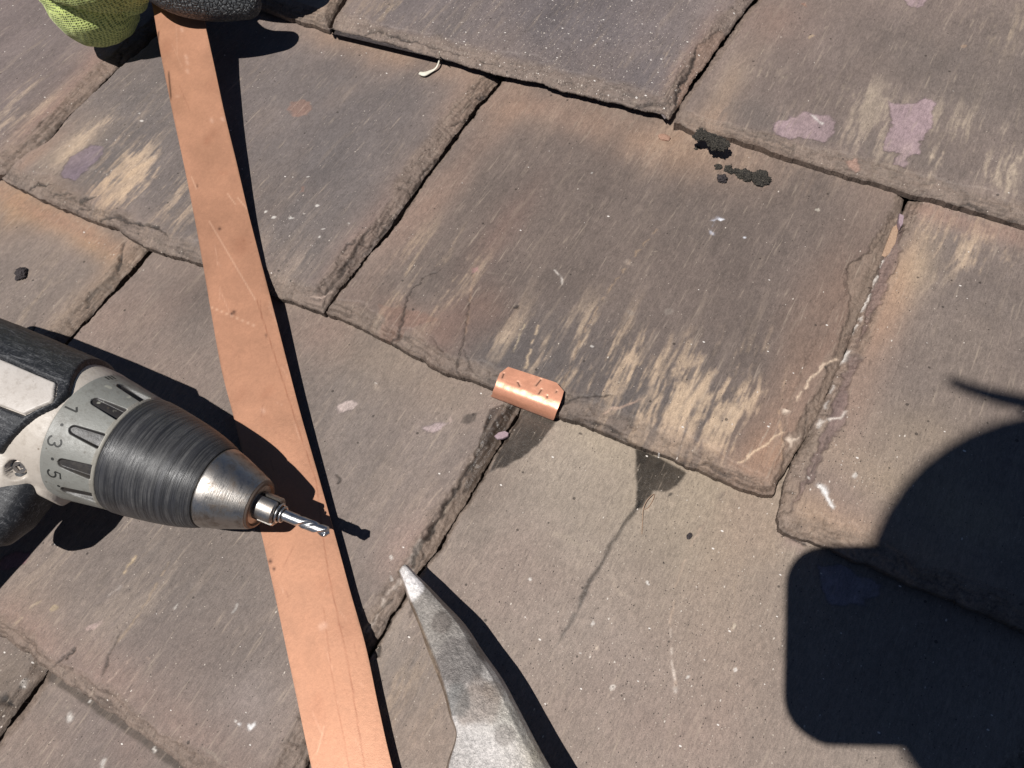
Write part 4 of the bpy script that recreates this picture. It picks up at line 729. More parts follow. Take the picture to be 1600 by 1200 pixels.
def twist():
    V = []; F = []; n = 40; Ss = np.linspace(0, 22, 90)
    for s in Ss:
        rr = 1.95 * min(1, (s + .25) / 1.25); fl = 1 - sstep(9.5, 12.5, np.array(s))
        ph = np.arange(n) / n * 2 * math.pi; tw = s / 15.0 * 2 * math.pi
        cut = np.maximum(0, np.cos(2 * ph)) ** 1.2 * .50 * float(fl) 
        r = rr * (1 - cut) ; V.append(LP(s, r, np.degrees(ph + tw)))
    V.append(LP(-0.35, 0, 0)[None]); V = np.concatenate([v.reshape(-1, 3) for v in V]); k = len(Ss)
    for i in range(k - 1):
        for j in range(n): F.append((i * n + j, i * n + (j + 1) % n, (i + 1) * n + (j + 1) % n, (i + 1) * n + j))
    for j in range(n): F.append((k * n, (j + 1) % n, j))
    o = link_mesh('drill_bit', V, F, BITM, drill); bm = bmesh.new(); bm.from_mesh(o.data); bmesh.ops.recalc_face_normals(bm, faces=bm.faces); bm.to_mesh(o.data); bm.free()
    return o
tb = twist()
def ringt(s, R0, r0):
    V = []; F = []; n, k = 48, 10
    for i in range(k):
        a_ = i / k * 2 * math.pi; V.append(LP(s + r0 * math.cos(a_), R0 + r0 * math.sin(a_), np.arange(n) * 360 / n))
    V = np.concatenate(V)
    for i in range(k):
        for j in range(n): F.append((i * n + j, i * n + (j + 1) % n, ((i + 1) % k) * n + (j + 1) % n, ((i + 1) % k) * n + j))
    return link_mesh('swarf_ring', V, F, BITM, tb)
ringt(17.6, 2.6, .38); ringt(18.9, 3.1, .42)
# clutch ring with grip recesses and numbers
def clutch():
    Sg = np.concatenate([np.linspace(75.9, 77.1, 5), np.linspace(77.3, 95.0, 120)]); Tg = np.arange(0, 360, .36)
    S2, T2 = np.meshgrid(Sg, Tg, indexing='ij')
    Rr = 21.2 + (S2 - 77) / 18 * 2.4
    Rr = np.where(S2 < 77.2, 20.6 + (S2 - 75.9) * .5, Rr); Rr = np.where(S2 > 94.5, Rr - (S2 - 94.5) * 1.0, Rr)
    ph = (T2 - 9.0 + 15) % 30 - 15; arc = np.radians(ph) * 22
    u = (S2 - 77.1) / 11.2; hw = 2.7 * (1 - u) + 1.4 * u; hw = np.where(u > .88, hw * np.sqrt(np.clip(1 - ((u - .88) / .13) ** 2, 0, 1)), hw)
    ins = 1 - sstep(-.5, .25, np.abs(arc) - hw); ins = ins * (u < 1.02) * (S2 > 76.8)
    Rr = Rr - ins * (1.3 * (1 - u) + .6)
    ins_c = 1 - sstep(-.1, .4, np.abs(arc) - hw); ins_c *= (u < 1.03) * (S2 > 77.0)
    col = np.tile(np.array(T(152, 152, 146)), S2.shape + (1,)); col = col * (1 - ins_c[..., None]) + np.array(T(50, 48, 50)) * (ins_c * .9)[..., None]
    lip = ((S2 < 77.15))[..., None]; col = np.where(lip, np.array(T(172, 167, 156)), col)
    # paint and dirt scuffs
    sc = sstep(.35, .55, fbm(S2 * .35, T2 * .16, 77, 4)) * (np.abs(T2 - 325) < 16) * (S2 < 90) * (S2 > 80); col = col * (1 - sc[..., None] * .7) + np.array(T(198, 196, 180)) * sc[..., None] * .7
    V = LP(S2, Rr, T2); nr, nc_ = S2.shape; F = []
    i, j = np.meshgrid(np.arange(nr - 1), np.arange(nc_), indexing='ij'); i = i.ravel(); j = j.ravel(); j2 = (j + 1) % nc_
    F = np.stack([i * nc_ + j, (i + 1) * nc_ + j, (i + 1) * nc_ + j2, i * nc_ + j2], 1).tolist()
    F.append([j for j in range(nc_)]); F.append([(nr - 1) * nc_ + j for j in range(nc_)][::-1])
    o = link_mesh('clutch_ring', V.reshape(-1, 3), F, GRY, drill); add_cols(o, 'Col', col.reshape(-1, 3))
    bm = bmesh.new(); bm.from_mesh(o.data); bmesh.ops.recalc_face_normals(bm, faces=bm.faces); bm.to_mesh(o.data); bm.free()
    return o
cring = clutch()
def stroke(pts, wd, s0, th0, Rr, name='numeral', parent=None, mat=INK, lift=.06):
    """a printed stroke: pts in mm, x to the right of the figure (round the ring), y up (towards the chuck)"""
    V = []; F = []
    P = np.array(pts, float)
    for i in range(len(P)):
        d = P[min(i + 1, len(P) - 1)] - P[max(i - 1, 0)]; d = d / (np.linalg.norm(d) + 1e-9); nrm = np.array([-d[1], d[0]]) * wd / 2
        for q_ in (P[i] + nrm, P[i] - nrm):
            V.append(LP(s0 - q_[1], Rr(s0 - q_[1]) + lift, th0 + math.degrees(q_[0] / 23)))
    for i in range(len(P) - 1): F.append((2 * i, 2 * i + 1, 2 * i + 3, 2 * i + 2))
    return V, F
Rring = lambda s: 21.2 + (s - 77) / 18 * 2.4
def numeral(strokes, p, parent, nm='numeral'):
    s0, th0 = hit(p, 22.95); V = []; F = []
    for pts in strokes:
        v, f_ = stroke(np.array(pts) * (1.12 if nm == 'numeral' else .9), .62, s0, th0, Rring); F += [tuple(i + len(V) for i in q_) for q_ in f_]; V += v
    # printed film with a little thickness
    V = np.array(V); n0 = len(V); off = np.array([(-(v - (A0 - ax * ((v - A0) @ -ax)))) for v in V]); off = off / np.linalg.norm(off, axis=1, keepdims=True) * .00025
    V = np.concatenate([V, V + off]); F = F + [tuple(i + n0 for i in q_[::-1]) for q_ in F]
    return link_mesh(nm, V, F, INK, parent, smooth=False)
def arc(cx, cy, rx, ry, a0, a1, n=14): return [(cx + rx * math.cos(math.radians(a0 + (a1 - a0) * i / n)), cy + ry * math.sin(math.radians(a0 + (a1 - a0) * i / n))) for i in range(n + 1)]
numeral([[(0, -2), (0, 2)], [(0, 2), (-1.3, 1.0)]], (111, 640), cring)
numeral([arc(0, 1.0, 1.15, 1.0, 160, -80), arc(0, -.95, 1.35, 1.1, 85, -160)], (86, 690), cring)
numeral([[(1.2, 2.0), (-.9, 2.0), (-1.05, .3)], arc(-.05, -.7, 1.3, 1.25, 135, -150)], (84, 741), cring)
for p in ((97, 664), (82, 717), (91, 760)): numeral([arc(0, 0, .28, .28, 0, 360, 8)], p, cring, 'scale_dot')
numeral([[(-1.5, -1.6), (-1.2, 1.2)], [(0, -1.6), (.3, 1.2)], [(1.5, -1.4), (1.7, .8)]], (173, 592), cring, 'print_mark')
# housing shell: body barrel blended into the grip neck
def mesh_join(parts):
    V = []; F = []
    for v, f_ in parts: F += [tuple(i + len(V) for i in q_) for q_ in f_]; V += list(v)
    return np.array(V), F
def loft(rings):
    V = []; F = []; n = len(rings[0])
    for r in rings: V += list(r)
    for i in range(len(rings) - 1):
        for j in range(n): F.append((i * n + j, i * n + (j + 1) % n, (i + 1) * n + (j + 1) % n, (i + 1) * n + j))
    F += [tuple(range(n))[::-1], tuple((len(rings) - 1) * n + j for j in range(n))]; return V, F
def sell(cs, cu, v, hs, hu, p=2.6, n=40):
    """ring across the grip direction"""
    o = []
    for k in range(n):
        a_ = 2 * math.pi * k / n; c_, s_ = math.cos(a_), math.sin(a_)
        o.append(LQ(cs + hs * math.copysign(abs(c_) ** (2 / p), c_), cu + hu * math.copysign(abs(s_) ** (2 / p), s_), v))
    return o
barrel = loft([LP(s, r, np.arange(0, 360, 6)) for s, r in ((92.5, 18), (92.7, 22.4), (94.5, 23.6), (98, 24.2), (110, 24.6), (140, 25.4), (180, 25.4), (205, 23.5), (213, 19), (215, 10))])
neck = loft([sell(114, 0, 0, 16, 19), sell(114, 0, 12, 16, 18), sell(116, 0, 20, 18.5, 16.5), sell(119, 0, 25, 20.5, 15), sell(124, 0, 29, 21, 13.5)])
chin = loft([sell(98, -2, 12, 6, 14, 2), sell(98, -2, 21, 5.5, 11, 2), sell(98, -2, 25.5, 4.5, 7, 2)])
def fuse(name, parts, mat, parent, voxel, smooth_n, hook=None):
    tmp = []
    V, F = mesh_join(parts); o = link_mesh(name, V, F, mat, parent)
    bm = bmesh.new(); bm.from_mesh(o.data); bmesh.ops.recalc_face_normals(bm, faces=bm.faces); bm.to_mesh(o.data); bm.free()
    md = o.modifiers.new('fuse', 'REMESH'); md.mode = 'VOXEL'; md.voxel_size = voxel; md.use_smooth_shade = True
    ms = o.modifiers.new('soft', 'SMOOTH'); ms.factor = .5; ms.iterations = smooth_n
    dg = bpy.context.evaluated_depsgraph_get(); me = bpy.data.meshes.new_from_object(o.evaluated_get(dg)); o.modifiers.clear(); o.data = me
    me.name = name
    if hook:
        wp = np.array(o.matrix_world.translation) if False else (np.array(parent.location) + np.array(o.location))
        co = np.empty(len(me.vertices) * 3); me.vertices.foreach_get('co', co); co = co.reshape(-1, 3) + wp; co = hook(co); me.vertices.foreach_set('co', (co - wp).ravel())
    me.polygons.foreach_set('use_smooth', np.ones(len(me.polygons), bool)); me.update(); return o
shell = fuse('housing', [barrel, neck, chin], CRM, drill, .0007, 9)
from mathutils.bvhtree import BVHTree
wp = np.array(drill.location) + np.array(shell.location)
co = np.empty(len(shell.data.vertices) * 3); shell.data.vertices.foreach_get('co', co); co = co.reshape(-1, 3) + wp
bv_ = BVHTree.FromPolygons([tuple(v_) for v_ in co], [tuple(p_.vertices) for p_ in shell.data.polygons])
_r = ray((25, 734)); _l, _n, _i, _d = bv_.ray_cast(Vector(camp), Vector(_r).normalized())
scp = np.array(_l); near = np.linalg.norm(co - scp, axis=1) < .006
scn = np.zeros(3)
for p_ in shell.data.polygons:
    if near[p_.vertices[0]]: scn += np.array(p_.normal)
scn /= np.linalg.norm(scn)
d_ = co - scp; al_ = d_ @ scn; rad_ = np.linalg.norm(d_ - al_[:, None] * scn, axis=1)
g_ = (1 - sstep(.0028, .0036, rad_)) * (np.linalg.norm(d_, axis=1) < .0062); co = co - scn * (g_ * .0026)[:, None]
shell.data.vertices.foreach_set('co', (co - wp).ravel()); shell.data.update()
def disc_prism(name, cen, nrm, r, h, mat, parent, n=28, slot=True):
    e1 = np.cross(nrm, [1, 0, 0]); e1 /= np.linalg.norm(e1); e2 = np.cross(nrm, e1)
    V = []; F = []
    for rr, hh in ((r, -h), (r, 0), (r * .86, h * .35), (r * .34, h * .40), (r * .30, -h * .6)):
        for k in range(n):
            a_ = 2 * math.pi * k / n; q_ = rr
            if rr < r * .4: q_ = rr * (1.0 + .55 * max(0, math.cos(2 * a_ * 2)) )
            V.append(cen + (e1 * math.cos(a_) + e2 * math.sin(a_)) * q_ + nrm * hh)
    for i in range(4):
        for j in range(n): F.append((i * n + j, i * n + (j + 1) % n, (i + 1) * n + (j + 1) % n, (i + 1) * n + j))
    F += [tuple(range(n))[::-1], tuple(4 * n + j for j in range(n))]
    o = link_mesh(name, V, F, mat, parent, smooth=False); bm = bmesh.new(); bm.from_mesh(o.data); bmesh.ops.recalc_face_normals(bm, faces=bm.faces); bm.to_mesh(o.data); bm.free(); return o
disc_prism('screw', scp - scn * .0021, scn, .0025, .0007, STL, shell)
def cyl_patch(name, poly, Rfun, mat, parent, base_drop=.6, ds=.5, dth=1.0, holes=(), edge=1.2, rise=1.3, n1=0):
    P = np.array([(a_, math.radians(b_) * 29) for a_, b_ in poly]); gs = np.arange(P[:, 0].min() - 1, P[:, 0].max() + 1, ds); gt = np.arange(P[:, 1].min() - 1, P[:, 1].max() + 1, ds)
    Sg, Tg = np.meshgrid(gs, gt, indexing='ij'); x = Sg.ravel(); y = Tg.ravel()
    def sdf(pts): 
        d, _, _, nx, ny = seg_dist(pts, x, y); i_ = inside(pts, x, y); return np.where(i_, d, -d), nx, ny
    sd, nx, ny = sdf(P.tolist())
    for h_ in holes:
        h2 = [(a_, math.radians(b_) * 29) for a_, b_ in h_]; s2, nx2, ny2 = sdf(h2); m = -s2 < sd; sd = np.where(m, -s2, sd); nx = np.where(m, nx2, nx); ny = np.where(m, ny2, ny)
    rim = (sd < .35 * ds) & (sd > -1.1 * ds); xs = np.where(rim, nx, x); ys = np.where(rim, ny, y)
    r = np.array([Rfun(a_) for a_ in xs]) - base_drop + (rise + base_drop) * sstep(-.1, 1, np.clip(sd / edge, 0, 1)) ** .6 + n1 * fbm(x * .3, y * .3, 3, 3)
    V = LP(xs, r, np.degrees(ys / 29)); shp = Sg.shape; K = (sd > -1.1 * ds).reshape(shp); Sd = sd.reshape(shp)
    cell = K[:-1, :-1] & K[1:, :-1] & K[:-1, 1:] & K[1:, 1:] & ((Sd[:-1, :-1] + Sd[1:, :-1] + Sd[:-1, 1:] + Sd[1:, 1:]) > -ds * .4)
    ci, cj = np.where(cell); Wd = shp[1]; f0 = ci * Wd + cj; F = np.stack([f0, f0 + Wd, f0 + Wd + 1, f0 + 1], 1)
    us = np.unique(F); idx = -np.ones(x.size, int); idx[us] = np.arange(us.size); F = idx[F]; V = V[us]
    E = np.concatenate([F[:, [0, 1]], F[:, [1, 2]], F[:, [2, 3]], F[:, [3, 0]]]); key = np.sort(E, 1); _, inv, cnt = np.unique(key, axis=0, return_inverse=True, return_counts=True); be = E[cnt[inv.ravel()] == 1]
    # inner copy closes the piece
    cl_ = A0 + ((V - A0) @ ax)[:, None] * ax; dirv = V - cl_; rad = np.linalg.norm(dirv, axis=1, keepdims=True); V2 = cl_ + dirv / rad * np.minimum(rad - .0004, .0232)
    n0 = len(V); F2 = np.stack([be[:, 1], be[:, 0], be[:, 0] + n0, be[:, 1] + n0], 1)
    F = np.concatenate([F, F[:, ::-1] + n0, F2]); V = np.concatenate([V, V2])
    o = link_mesh(name, V, F, mat, parent); return o
hp = lambda L, Rr: [hit(p, Rr) for p in L]
edge_px = hp([(137, 565), (121, 579), (111, 600), (107, 611), (96, 621), (82, 634), (50, 653), (22, 680), (0, 712)], 26)
panel = hp([(88, 596), (84, 620), (80, 627), (36, 648)], 25.7)
pan = [(panel[0][0] + 60, panel[0][1] - 1)] + panel + [(panel[3][0] + 55, panel[3][1] + 3)]
rub_poly = [(200, -120), (106, -120), (104, -85), (edge_px[0][0] + .5, edge_px[0][1] - 8)] + edge_px + [(edge_px[-1][0] + 14, edge_px[-1][1] + 10), (200, edge_px[-1][1] + 14)]
Rb = lambda s: float(np.interp(s, [98, 110, 140, 180, 205], [24.3, 24.65, 25.45, 25.45, 23.6]))
rubber = cyl_patch('rubber_overmould', rub_poly, Rb, RUB, drill, holes=[pan], rise=1.7, n1=.10)
cen = np.array(pan).mean(0); pan2 = [(a_ + (cen[0] - a_) * .01 - (.8 if a_ < cen[0] else 0) * 0, b_) for a_, b_ in pan]
cyl_patch('label_plate', pan2, Rb, LBL, drill, rise=.9, edge=.35)
# grip, trigger, battery
fuse('grip', [loft([sell(126, 0, 20, 19, 14), sell(138, 0, 42, 17, 15), sell(144, 0, 76, 17.5, 15.5), sell(148, 0, 108, 20, 17)])], RUB, drill, .0012, 4)
fuse('trigger', [loft([sell(108, 0, 16, 9, 11, 2.8), sell(107.5, 0, 25, 10.5, 10.5, 2.8), sell(108, 0, 35, 10.8, 9.5, 2.6), sell(110, 0, 43.5, 9.5, 8, 2.4), sell(112, 0, 47.5, 5.5, 5, 2)])], RUB, drill, .0008, 6)
fuse('battery_pack', [loft([sell(152, 0, 108, 36, 28, 5), sell(152, 0, 112, 40, 31, 6), sell(152, 0, 150, 40, 31, 6), sell(152, 0, 154, 37, 28, 5)])], RUB, drill, .002, 2)
# ------------------------------------------------------------------ slater's hammer
HM, t, b = newmat('hammered_steel')
n1 = nz(t, pos(t), 130, 5, .65); n2 = nz(t, pos(t), 900, 4, .75); n3 = nz(t, pos(t), 2600, 2, .8)
aC = nd(t, 'ShaderNodeAttribute', attribute_name='Col').outputs['Color']
k = mth(t, 'MULTIPLY', mrange(t, n1, .3, .7, .74, 1.22), mrange(t, n2, .3, .7, .66, 1.34)); k = mth(t, 'MULTIPLY', k, mrange(t, n3, .3, .7, .75, 1.25))
kk = nd(t, 'ShaderNodeCombineColor'); [t.links.new(k, kk.inputs[i]) for i in range(3)]
t.links.new(mix(t, 1, aC, kk.outputs[0], 'MULTIPLY'), b.inputs['Base Color']); b.inputs['Metallic'].default_value = .25
t.links.new(mrange(t, n1, .3, .7, .38, .60), b.inputs['Roughness']); bump(t, b, mth(t, 'ADD', mth(t, 'MULTIPLY', n1, 2), n2), .0004, .9)
stn = [  # left edge, inner ridge, right edge, top height (m)
    ((621, 894), (624, 891), (639, 885), .0165), ((626, 903), (629, 900), (652, 899), .0175), ((633, 920), (635, 917), (669, 915), .0185), ((638, 938), (641, 932), (690, 937), .0195), ((655, 979), (658, 972), (727, 976), .0215),
    ((665, 1008), (671, 1003), (755, 1018), .0230), ((678, 1042), (686, 1040), (786, 1062), .0240), ((693, 1082), (699, 1083), (812, 1110), .0250), ((703, 1120), (707, 1120), (832, 1148), .0255), ((712, 1150), (714, 1150), (846, 1174), .0258), ((698, 1196), (702, 1196), (868, 1212), .0260), ((690, 1260), (694, 1260), (905, 1275), .0265), ((700, 1420), (704, 1420), (985, 1410), .027)]
hz = W((800, 1300), 0); ham = empty('slate_hammer', (hz[0], hz[1], .006), 'grey steel hammer pick with a whitened tip rising from the bottom edge', 'hammer')
prof = []; mk_ = []
for (l, i_, r_, z) in stn:
    Lz = W(l, z - .0018); Iz = W(i_, z); Rz = W(r_, z - .0040); wdt = np.linalg.norm(Rz - Iz); e = (Rz - Iz); e[2] = 0; thk = min(.012, .004 + wdt * .55)
    pts = [Lz, Iz]
    for q_ in (.15, .3, .45, .6, .72): pts.append(Iz + (Rz - Iz) * q_ + np.array([0, 0, .0040 * q_ + .0008 * math.sin(q_ * 3.1)]))
    pts.append(Iz + (Rz - Iz) * .84 + np.array([0, 0, .0037])); pts.append(Iz + (Rz - Iz) * .94 + np.array([0, 0, .0022])); pts.append(Rz)
    pts.append(Rz + e * -.03 - np.array([0, 0, thk * .5])); pts.append(Rz - e * .2 - np.array([0, 0, thk * .9])); pts.append(Lz + e * .2 - np.array([0, 0, thk * .95])); pts.append(Lz + e * .03 - np.array([0, 0, thk * .5]))
    prof.append(np.array(pts))
prof = np.array(prof); fine = np.stack([catmull(prof[:, k_], 14) for k_ in range(prof.shape[1])], 1)
# refine around the section as well
fr = []
for row in fine:
    o_ = []
    for k_ in range(len(row)):
        a_, b2 = row[k_], row[(k_ + 1) % len(row)]
        m_ = 6 if 1 <= k_ <= 8 else 2
        for q_ in range(m_): o_.append(a_ + (b2 - a_) * q_ / m_)
    fr.append(o_)
fr = np.array(fr); nn = fbm(fr[..., 0] * 230, fr[..., 1] * 230, 5, 4, .6); fr[..., 2] += .00022 * nn * (fr[..., 2] > .012)
Vh, Fh = loft(list(fr))
hc = empty('x', ham.location, None, None); bpy.data.objects.remove(hc)
hd = link_mesh('pick_head', np.array(Vh), Fh, HM, ham)
bm = bmesh.new(); bm.from_mesh(hd.data); bmesh.ops.recalc_face_normals(bm, faces=bm.faces); bm.to_mesh(hd.data); bm.free(); m_ = hd.modifiers.new('e', 'EDGE_SPLIT'); m_.split_angle = math.radians(48)
Vh = np.array(Vh); cw = np.tile(np.array(T(160, 153, 147)), (len(Vh), 1)); x, y = Vh[:, 0], Vh[:, 1]
def mixh(g, colr):
    global cw; g = np.clip(g, 0, 1)[:, None]; cw = cw * (1 - g) + np.array(colr) * g
nh = fbm(x * 120, y * 120, 8, 4)
def blob(p, z, rx, colr, st_, hard=False):
    c0 = W(p, z); d = np.hypot(x - c0[0], y - c0[1]) / (rx / 1000) + nh * .5; mixh((1 - sstep(.75, 1.1, d) if hard else np.exp(-d ** 2)) * st_, colr)
blob((690, 985), .022, 14, T(150, 142, 132), .5); blob((720, 1040), .023, 9, T(98, 88, 84), .8, True); blob((700, 1000), .022, 5, T(100, 92, 86), .5); blob((745, 1100), .025, 8, T(128, 104, 88), .7, True); blob((715, 1095), .025, 5, T(104, 104, 102), .6)
blob((790, 1190), .026, 24, T(206, 200, 196), .9); blob((770, 1150), .026, 16, T(196, 190, 186), .8); blob((840, 1180), .022, 6, T(190, 178, 150), .6); blob((800, 1110), .022, 7, T(186, 180, 165), .6); blob((740, 1020), .022, 8, T(176, 172, 166), .45)
blob((640, 905), .017, 5.2, T(252, 246, 242), .95, True); blob((645, 915), .018, 4, T(240, 234, 232), .85, True); blob((643, 928), .018, 2.6, T(250, 244, 240), .8, True)
blob((722, 1035), .0235, 8, T(104, 97, 93), .7, True); blob((690, 975), .021, 4, T(96, 86, 80), .6, True); blob((752, 1096), .0245, 7, T(128, 112, 100), .6, True); blob((770, 1080), .024, 4, T(134, 120, 108), .5, True); blob((716, 1090), .0245, 4.5, T(88, 88, 86), .6, True); blob((790, 1150), .024, 3, T(110, 100, 94), .5, True)
idx_in = np.arange(len(Vh)) % fr.shape[1]; mixh((idx_in < 2) * .7, T(128, 106, 82))
add_cols(hd, 'Col', cw)
# rest of the hammer below the picture
WD, t, b = newmat('ash_wood'); t.links.new(mix(t, nz(t, pos(t, (1, .1, 1)), 300), T(170, 130, 90), T(120, 84, 55)), b.inputs['Base Color']); b.inputs['Roughness'].default_value = .55
e0 = W((845, 1415), .020)
def boxl(name, cen_, hx, hy, hz_, mat, parent, rot=0):
    pts = []; ca, sa = math.cos(rot), math.sin(rot)
    rings = []
    for zz, k_ in ((-hz_, .9), (-hz_ * .8, 1), (hz_ * .8, 1), (hz_, .9)):
        r_ = []
        for n_i in range(24):
            a_ = 2 * math.pi * n_i / 24; cx_ = hx * k_ * math.copysign(abs(math.cos(a_)) ** .45, math.cos(a_)); cy_ = hy * k_ * math.copysign(abs(math.sin(a_)) ** .45, math.sin(a_))
            r_.append(np.array(cen_) + [cx_ * ca - cy_ * sa, cx_ * sa + cy_ * ca, zz])
        rings.append(r_)
    V, F = loft(rings); o = link_mesh(name, V, F, mat, parent, smooth=True); return o
hb = boxl('hammer_eye', e0, .021, .018, .0125, HM, ham, .6); add_cols(hb, 'Col', np.tile(np.array(T(120, 114, 108)), (len(hb.data.vertices), 1)))
boxl('handle', e0 + np.array([.075, -.13, -.001]), .012, .145, .010, WD, ham, math.atan2(.13, .075) - math.pi / 2 + math.pi - math.pi + .0 if False else .52)
# ------------------------------------------------------------------ small loose things
def lump(name, cen_, rad, mat, seed, label, cat, flat=.6, sub=3, parts=1, spread=0, rough=.35, group=None, elong=(1, 1), ang=0):
    sub = 4 if name == 'moss_clump' and rad > .0012 else sub
    bm = bmesh.new(); r0 = np.random.default_rng(seed)
    for k_ in range(parts):
        off = np.array([r0.uniform(-1, 1) * spread * elong[0], r0.uniform(-1, 1) * spread * elong[1], 0]); rr = rad * (r0.uniform(.6, 1.05) if parts > 1 else 1)
        ca, sa = math.cos(ang), math.sin(ang); off = np.array([off[0] * ca - off[1] * sa, off[0] * sa + off[1] * ca, r0.uniform(0, .3) * rr if parts > 1 else 0])
        res_ = bmesh.ops.create_icosphere(bm, subdivisions=sub, radius=1)
        for v in res_['verts']:
            c_ = np.array(v.co); s_ = 1 + rough * float(fbm(np.array(c_[0] * 2.2 + k_ * 7 + seed), np.array(c_[1] * 2.2 + c_[2] * 1.7), seed, 4, .65)) 
            if name == 'moss_clump': s_ += .30 * float(fbm(np.array(c_[0] * 8 + k_ * 3), np.array(c_[1] * 8 + c_[2] * 6), seed + 5, 3, .7))
            c_ = c_ * s_; c_ *= np.array([rr * (1 if parts > 1 else elong[0]), rr * (1 if parts > 1 else elong[1]), rr * flat])
            if parts == 1: c_ = np.array([c_[0] * ca - c_[1] * sa, c_[0] * sa + c_[1] * ca, c_[2]])
            v.co = Vector(c_ + off + np.array([0, 0, rr * flat * .55]))
    me = bpy.data.meshes.new(name); bm.to_mesh(me); bm.free(); me.materials.append(mat); me.polygons.foreach_set('use_smooth', np.zeros(len(me.polygons), bool))
    o = bpy.data.objects.new(name, me); COL.objects.link(o); o.location = Vector(cen_); return tag(o, label, cat, group)
MOSS, t, b = newmat('black_moss'); g_ = nz(t, pos(t), 2200, 4, .8)
t.links.new(mix(t, mrange(t, g_, .45, .68, 0, 1), (.012, .010, .009), (.15, .13, .10)), b.inputs['Base Color']); b.inputs['Roughness'].default_value = .95; bump(t, b, g_, .0008, 1)
EARTH, t, b = newmat('dark_earth'); g_ = nz(t, pos(t), 1500, 4, .8)
t.links.new(mix(t, mrange(t, g_, .4, .7, 0, 1), (.018, .013, .014), (.07, .055, .055)), b.inputs['Base Color']); b.inputs['Roughness'].default_value = .7; bump(t, b, g_, .0005, 1)
PEB, t, b = newmat('pink_stone'); g_ = nz(t, pos(t), 1500, 4, .8)
t.links.new(mix(t, mrange(t, g_, .3, .7, 0, 1), T(150, 112, 92), T(200, 160, 138)), b.inputs['Base Color']); b.inputs['Roughness'].default_value = .8; bump(t, b, g_, .0004, 1)
LIL, t, b = newmat('lilac_slate'); g_ = nz(t, pos(t), 1500, 4, .8)
t.links.new(mix(t, mrange(t, g_, .3, .7, 0, 1), T(150, 126, 132), T(190, 166, 172)), b.inputs['Base Color']); b.inputs['Roughness'].default_value = .6; bump(t, b, g_, .0003, 1)
BUFF, t, b = newmat('buff_stone'); g_ = nz(t, pos(t), 1200, 5, .8)
t.links.new(mix(t, mrange(t, g_, .3, .7, 0, 1), T(160, 128, 105), T(208, 176, 148)), b.inputs['Base Color']); b.inputs['Roughness'].default_value = .8; bump(t, b, g_, .0004, 1)
def on(p, dz=0): w_ = courses_z(p); w_[2] += dz; return w_
gm = 'moss and dirt crumbs on the slates'
lump('moss_clump', on((1112, 220), -.0005), .0021, MOSS, 3, 'largest dark moss clump, lying in the joint left of the lilac patches', 'moss', .6, 3, 26, .0062, .7, gm, (1.15, .42), -.12)
lump('moss_clump', on((1140, 267), 0), .0014, MOSS, 5, 'thin ragged moss crumb just below the largest moss clump', 'moss', .5, 3, 18, .0055, .7, gm, (1.1, .18), .10)
lump('moss_clump', on((1128, 281), 0), .0022, EARTH, 7, 'rounded near-black dirt crumb left of the twin moss crumbs', 'moss', .7, 3, 1, 0, .5, gm)
lump('moss_clump', on((1164, 277), 0), .0019, MOSS, 9, 'left one of the twin moss crumbs on the broad central slate', 'moss', .55, 3, 8, .0016, .7, gm)
lump('moss_clump', on((1186, 279), 0), .0021, MOSS, 10, 'right one of the twin moss crumbs on the broad central slate', 'moss', .55, 3, 14, .0030, .7, gm, (1, .8), -.6)
lump('moss_clump', on((1089, 232), 0), .0010, MOSS, 12, 'tiny moss crumb below the left end of the largest moss clump', 'moss', .5, 2, 3, .0008, .6, gm)
lump('moss_clump', on((34, 429), 0), .0020, EARTH, 14, 'loose black crumb on the tan-topped slate at the left edge', 'moss', .5, 3, 7, .0022, .8, gm)
lump('seed_husk', on((1077, 838), 0), .0009, EARTH, 15, 'dark oval seed lying between the wet drip and the shadow', 'seed', .7, 3, 1, 0, .2, None, (1, 1.5))
lump('pebble', on((1038, 216), 0), .0024, PEB, 16, 'flat pinkish pebble near the corner of the white-specked slate', 'pebble', .4, 3, 1, 0, .3, None, (1.2, .8))
def chip(name, pts, th, mat, label, cat, zoff=0.0, tilt=(0, 0)):
    base = [on(p) for p in pts]; cen_ = np.mean(base, 0); rings = []
    for h_, k_ in ((0, 1.0), (th * .8, .97), (th, .88)):
        r_ = []
        for b3 in base:
            q_ = cen_ + (b3 - cen_) * k_; q_ = q_ + np.array([0, 0, h_ + zoff + (b3[0] - cen_[0]) * tilt[0] + (b3[1] - cen_[1]) * tilt[1]]); r_.append(q_)
        rings.append(r_)
    V, F = loft(rings); o = link_mesh(name, V, F, mat, None, origin=cen_, smooth=False); bm = bmesh.new(); bm.from_mesh(o.data); bmesh.ops.recalc_face_normals(bm, faces=bm.faces); bm.to_mesh(o.data); bm.free()
    return tag(o, label, cat)
chip('slate_chip', [(773, 684), (780, 678), (790, 676), (796, 679), (795, 684), (787, 688), (778, 689)], .0009, LIL, 'small lilac slate flake lying over the dark joint below the clip', 'stone chip', .0010)
chip('slate_chip', [(1405, 333), (1412, 338), (1410, 352), (1406, 358), (1403, 348)], .0022, LIL, 'purple splinter standing at the top of the right joint', 'stone chip', -.0015, (.2, 0))
chip('stone_sliver', [(1403, 345), (1406, 356), (1402, 375), (1396, 390), (1385, 398), (1379, 396), (1388, 372), (1397, 350)], .0016, BUFF, 'long buff stone sliver wedged in the right joint', 'stone chip', -.0030)
WF, t, b = newmat('white_flake'); b.inputs['Base Color'].default_value = (*[float(v_) for v_ in T(238, 232, 214)], 1); b.inputs['Roughness'].default_value = .6
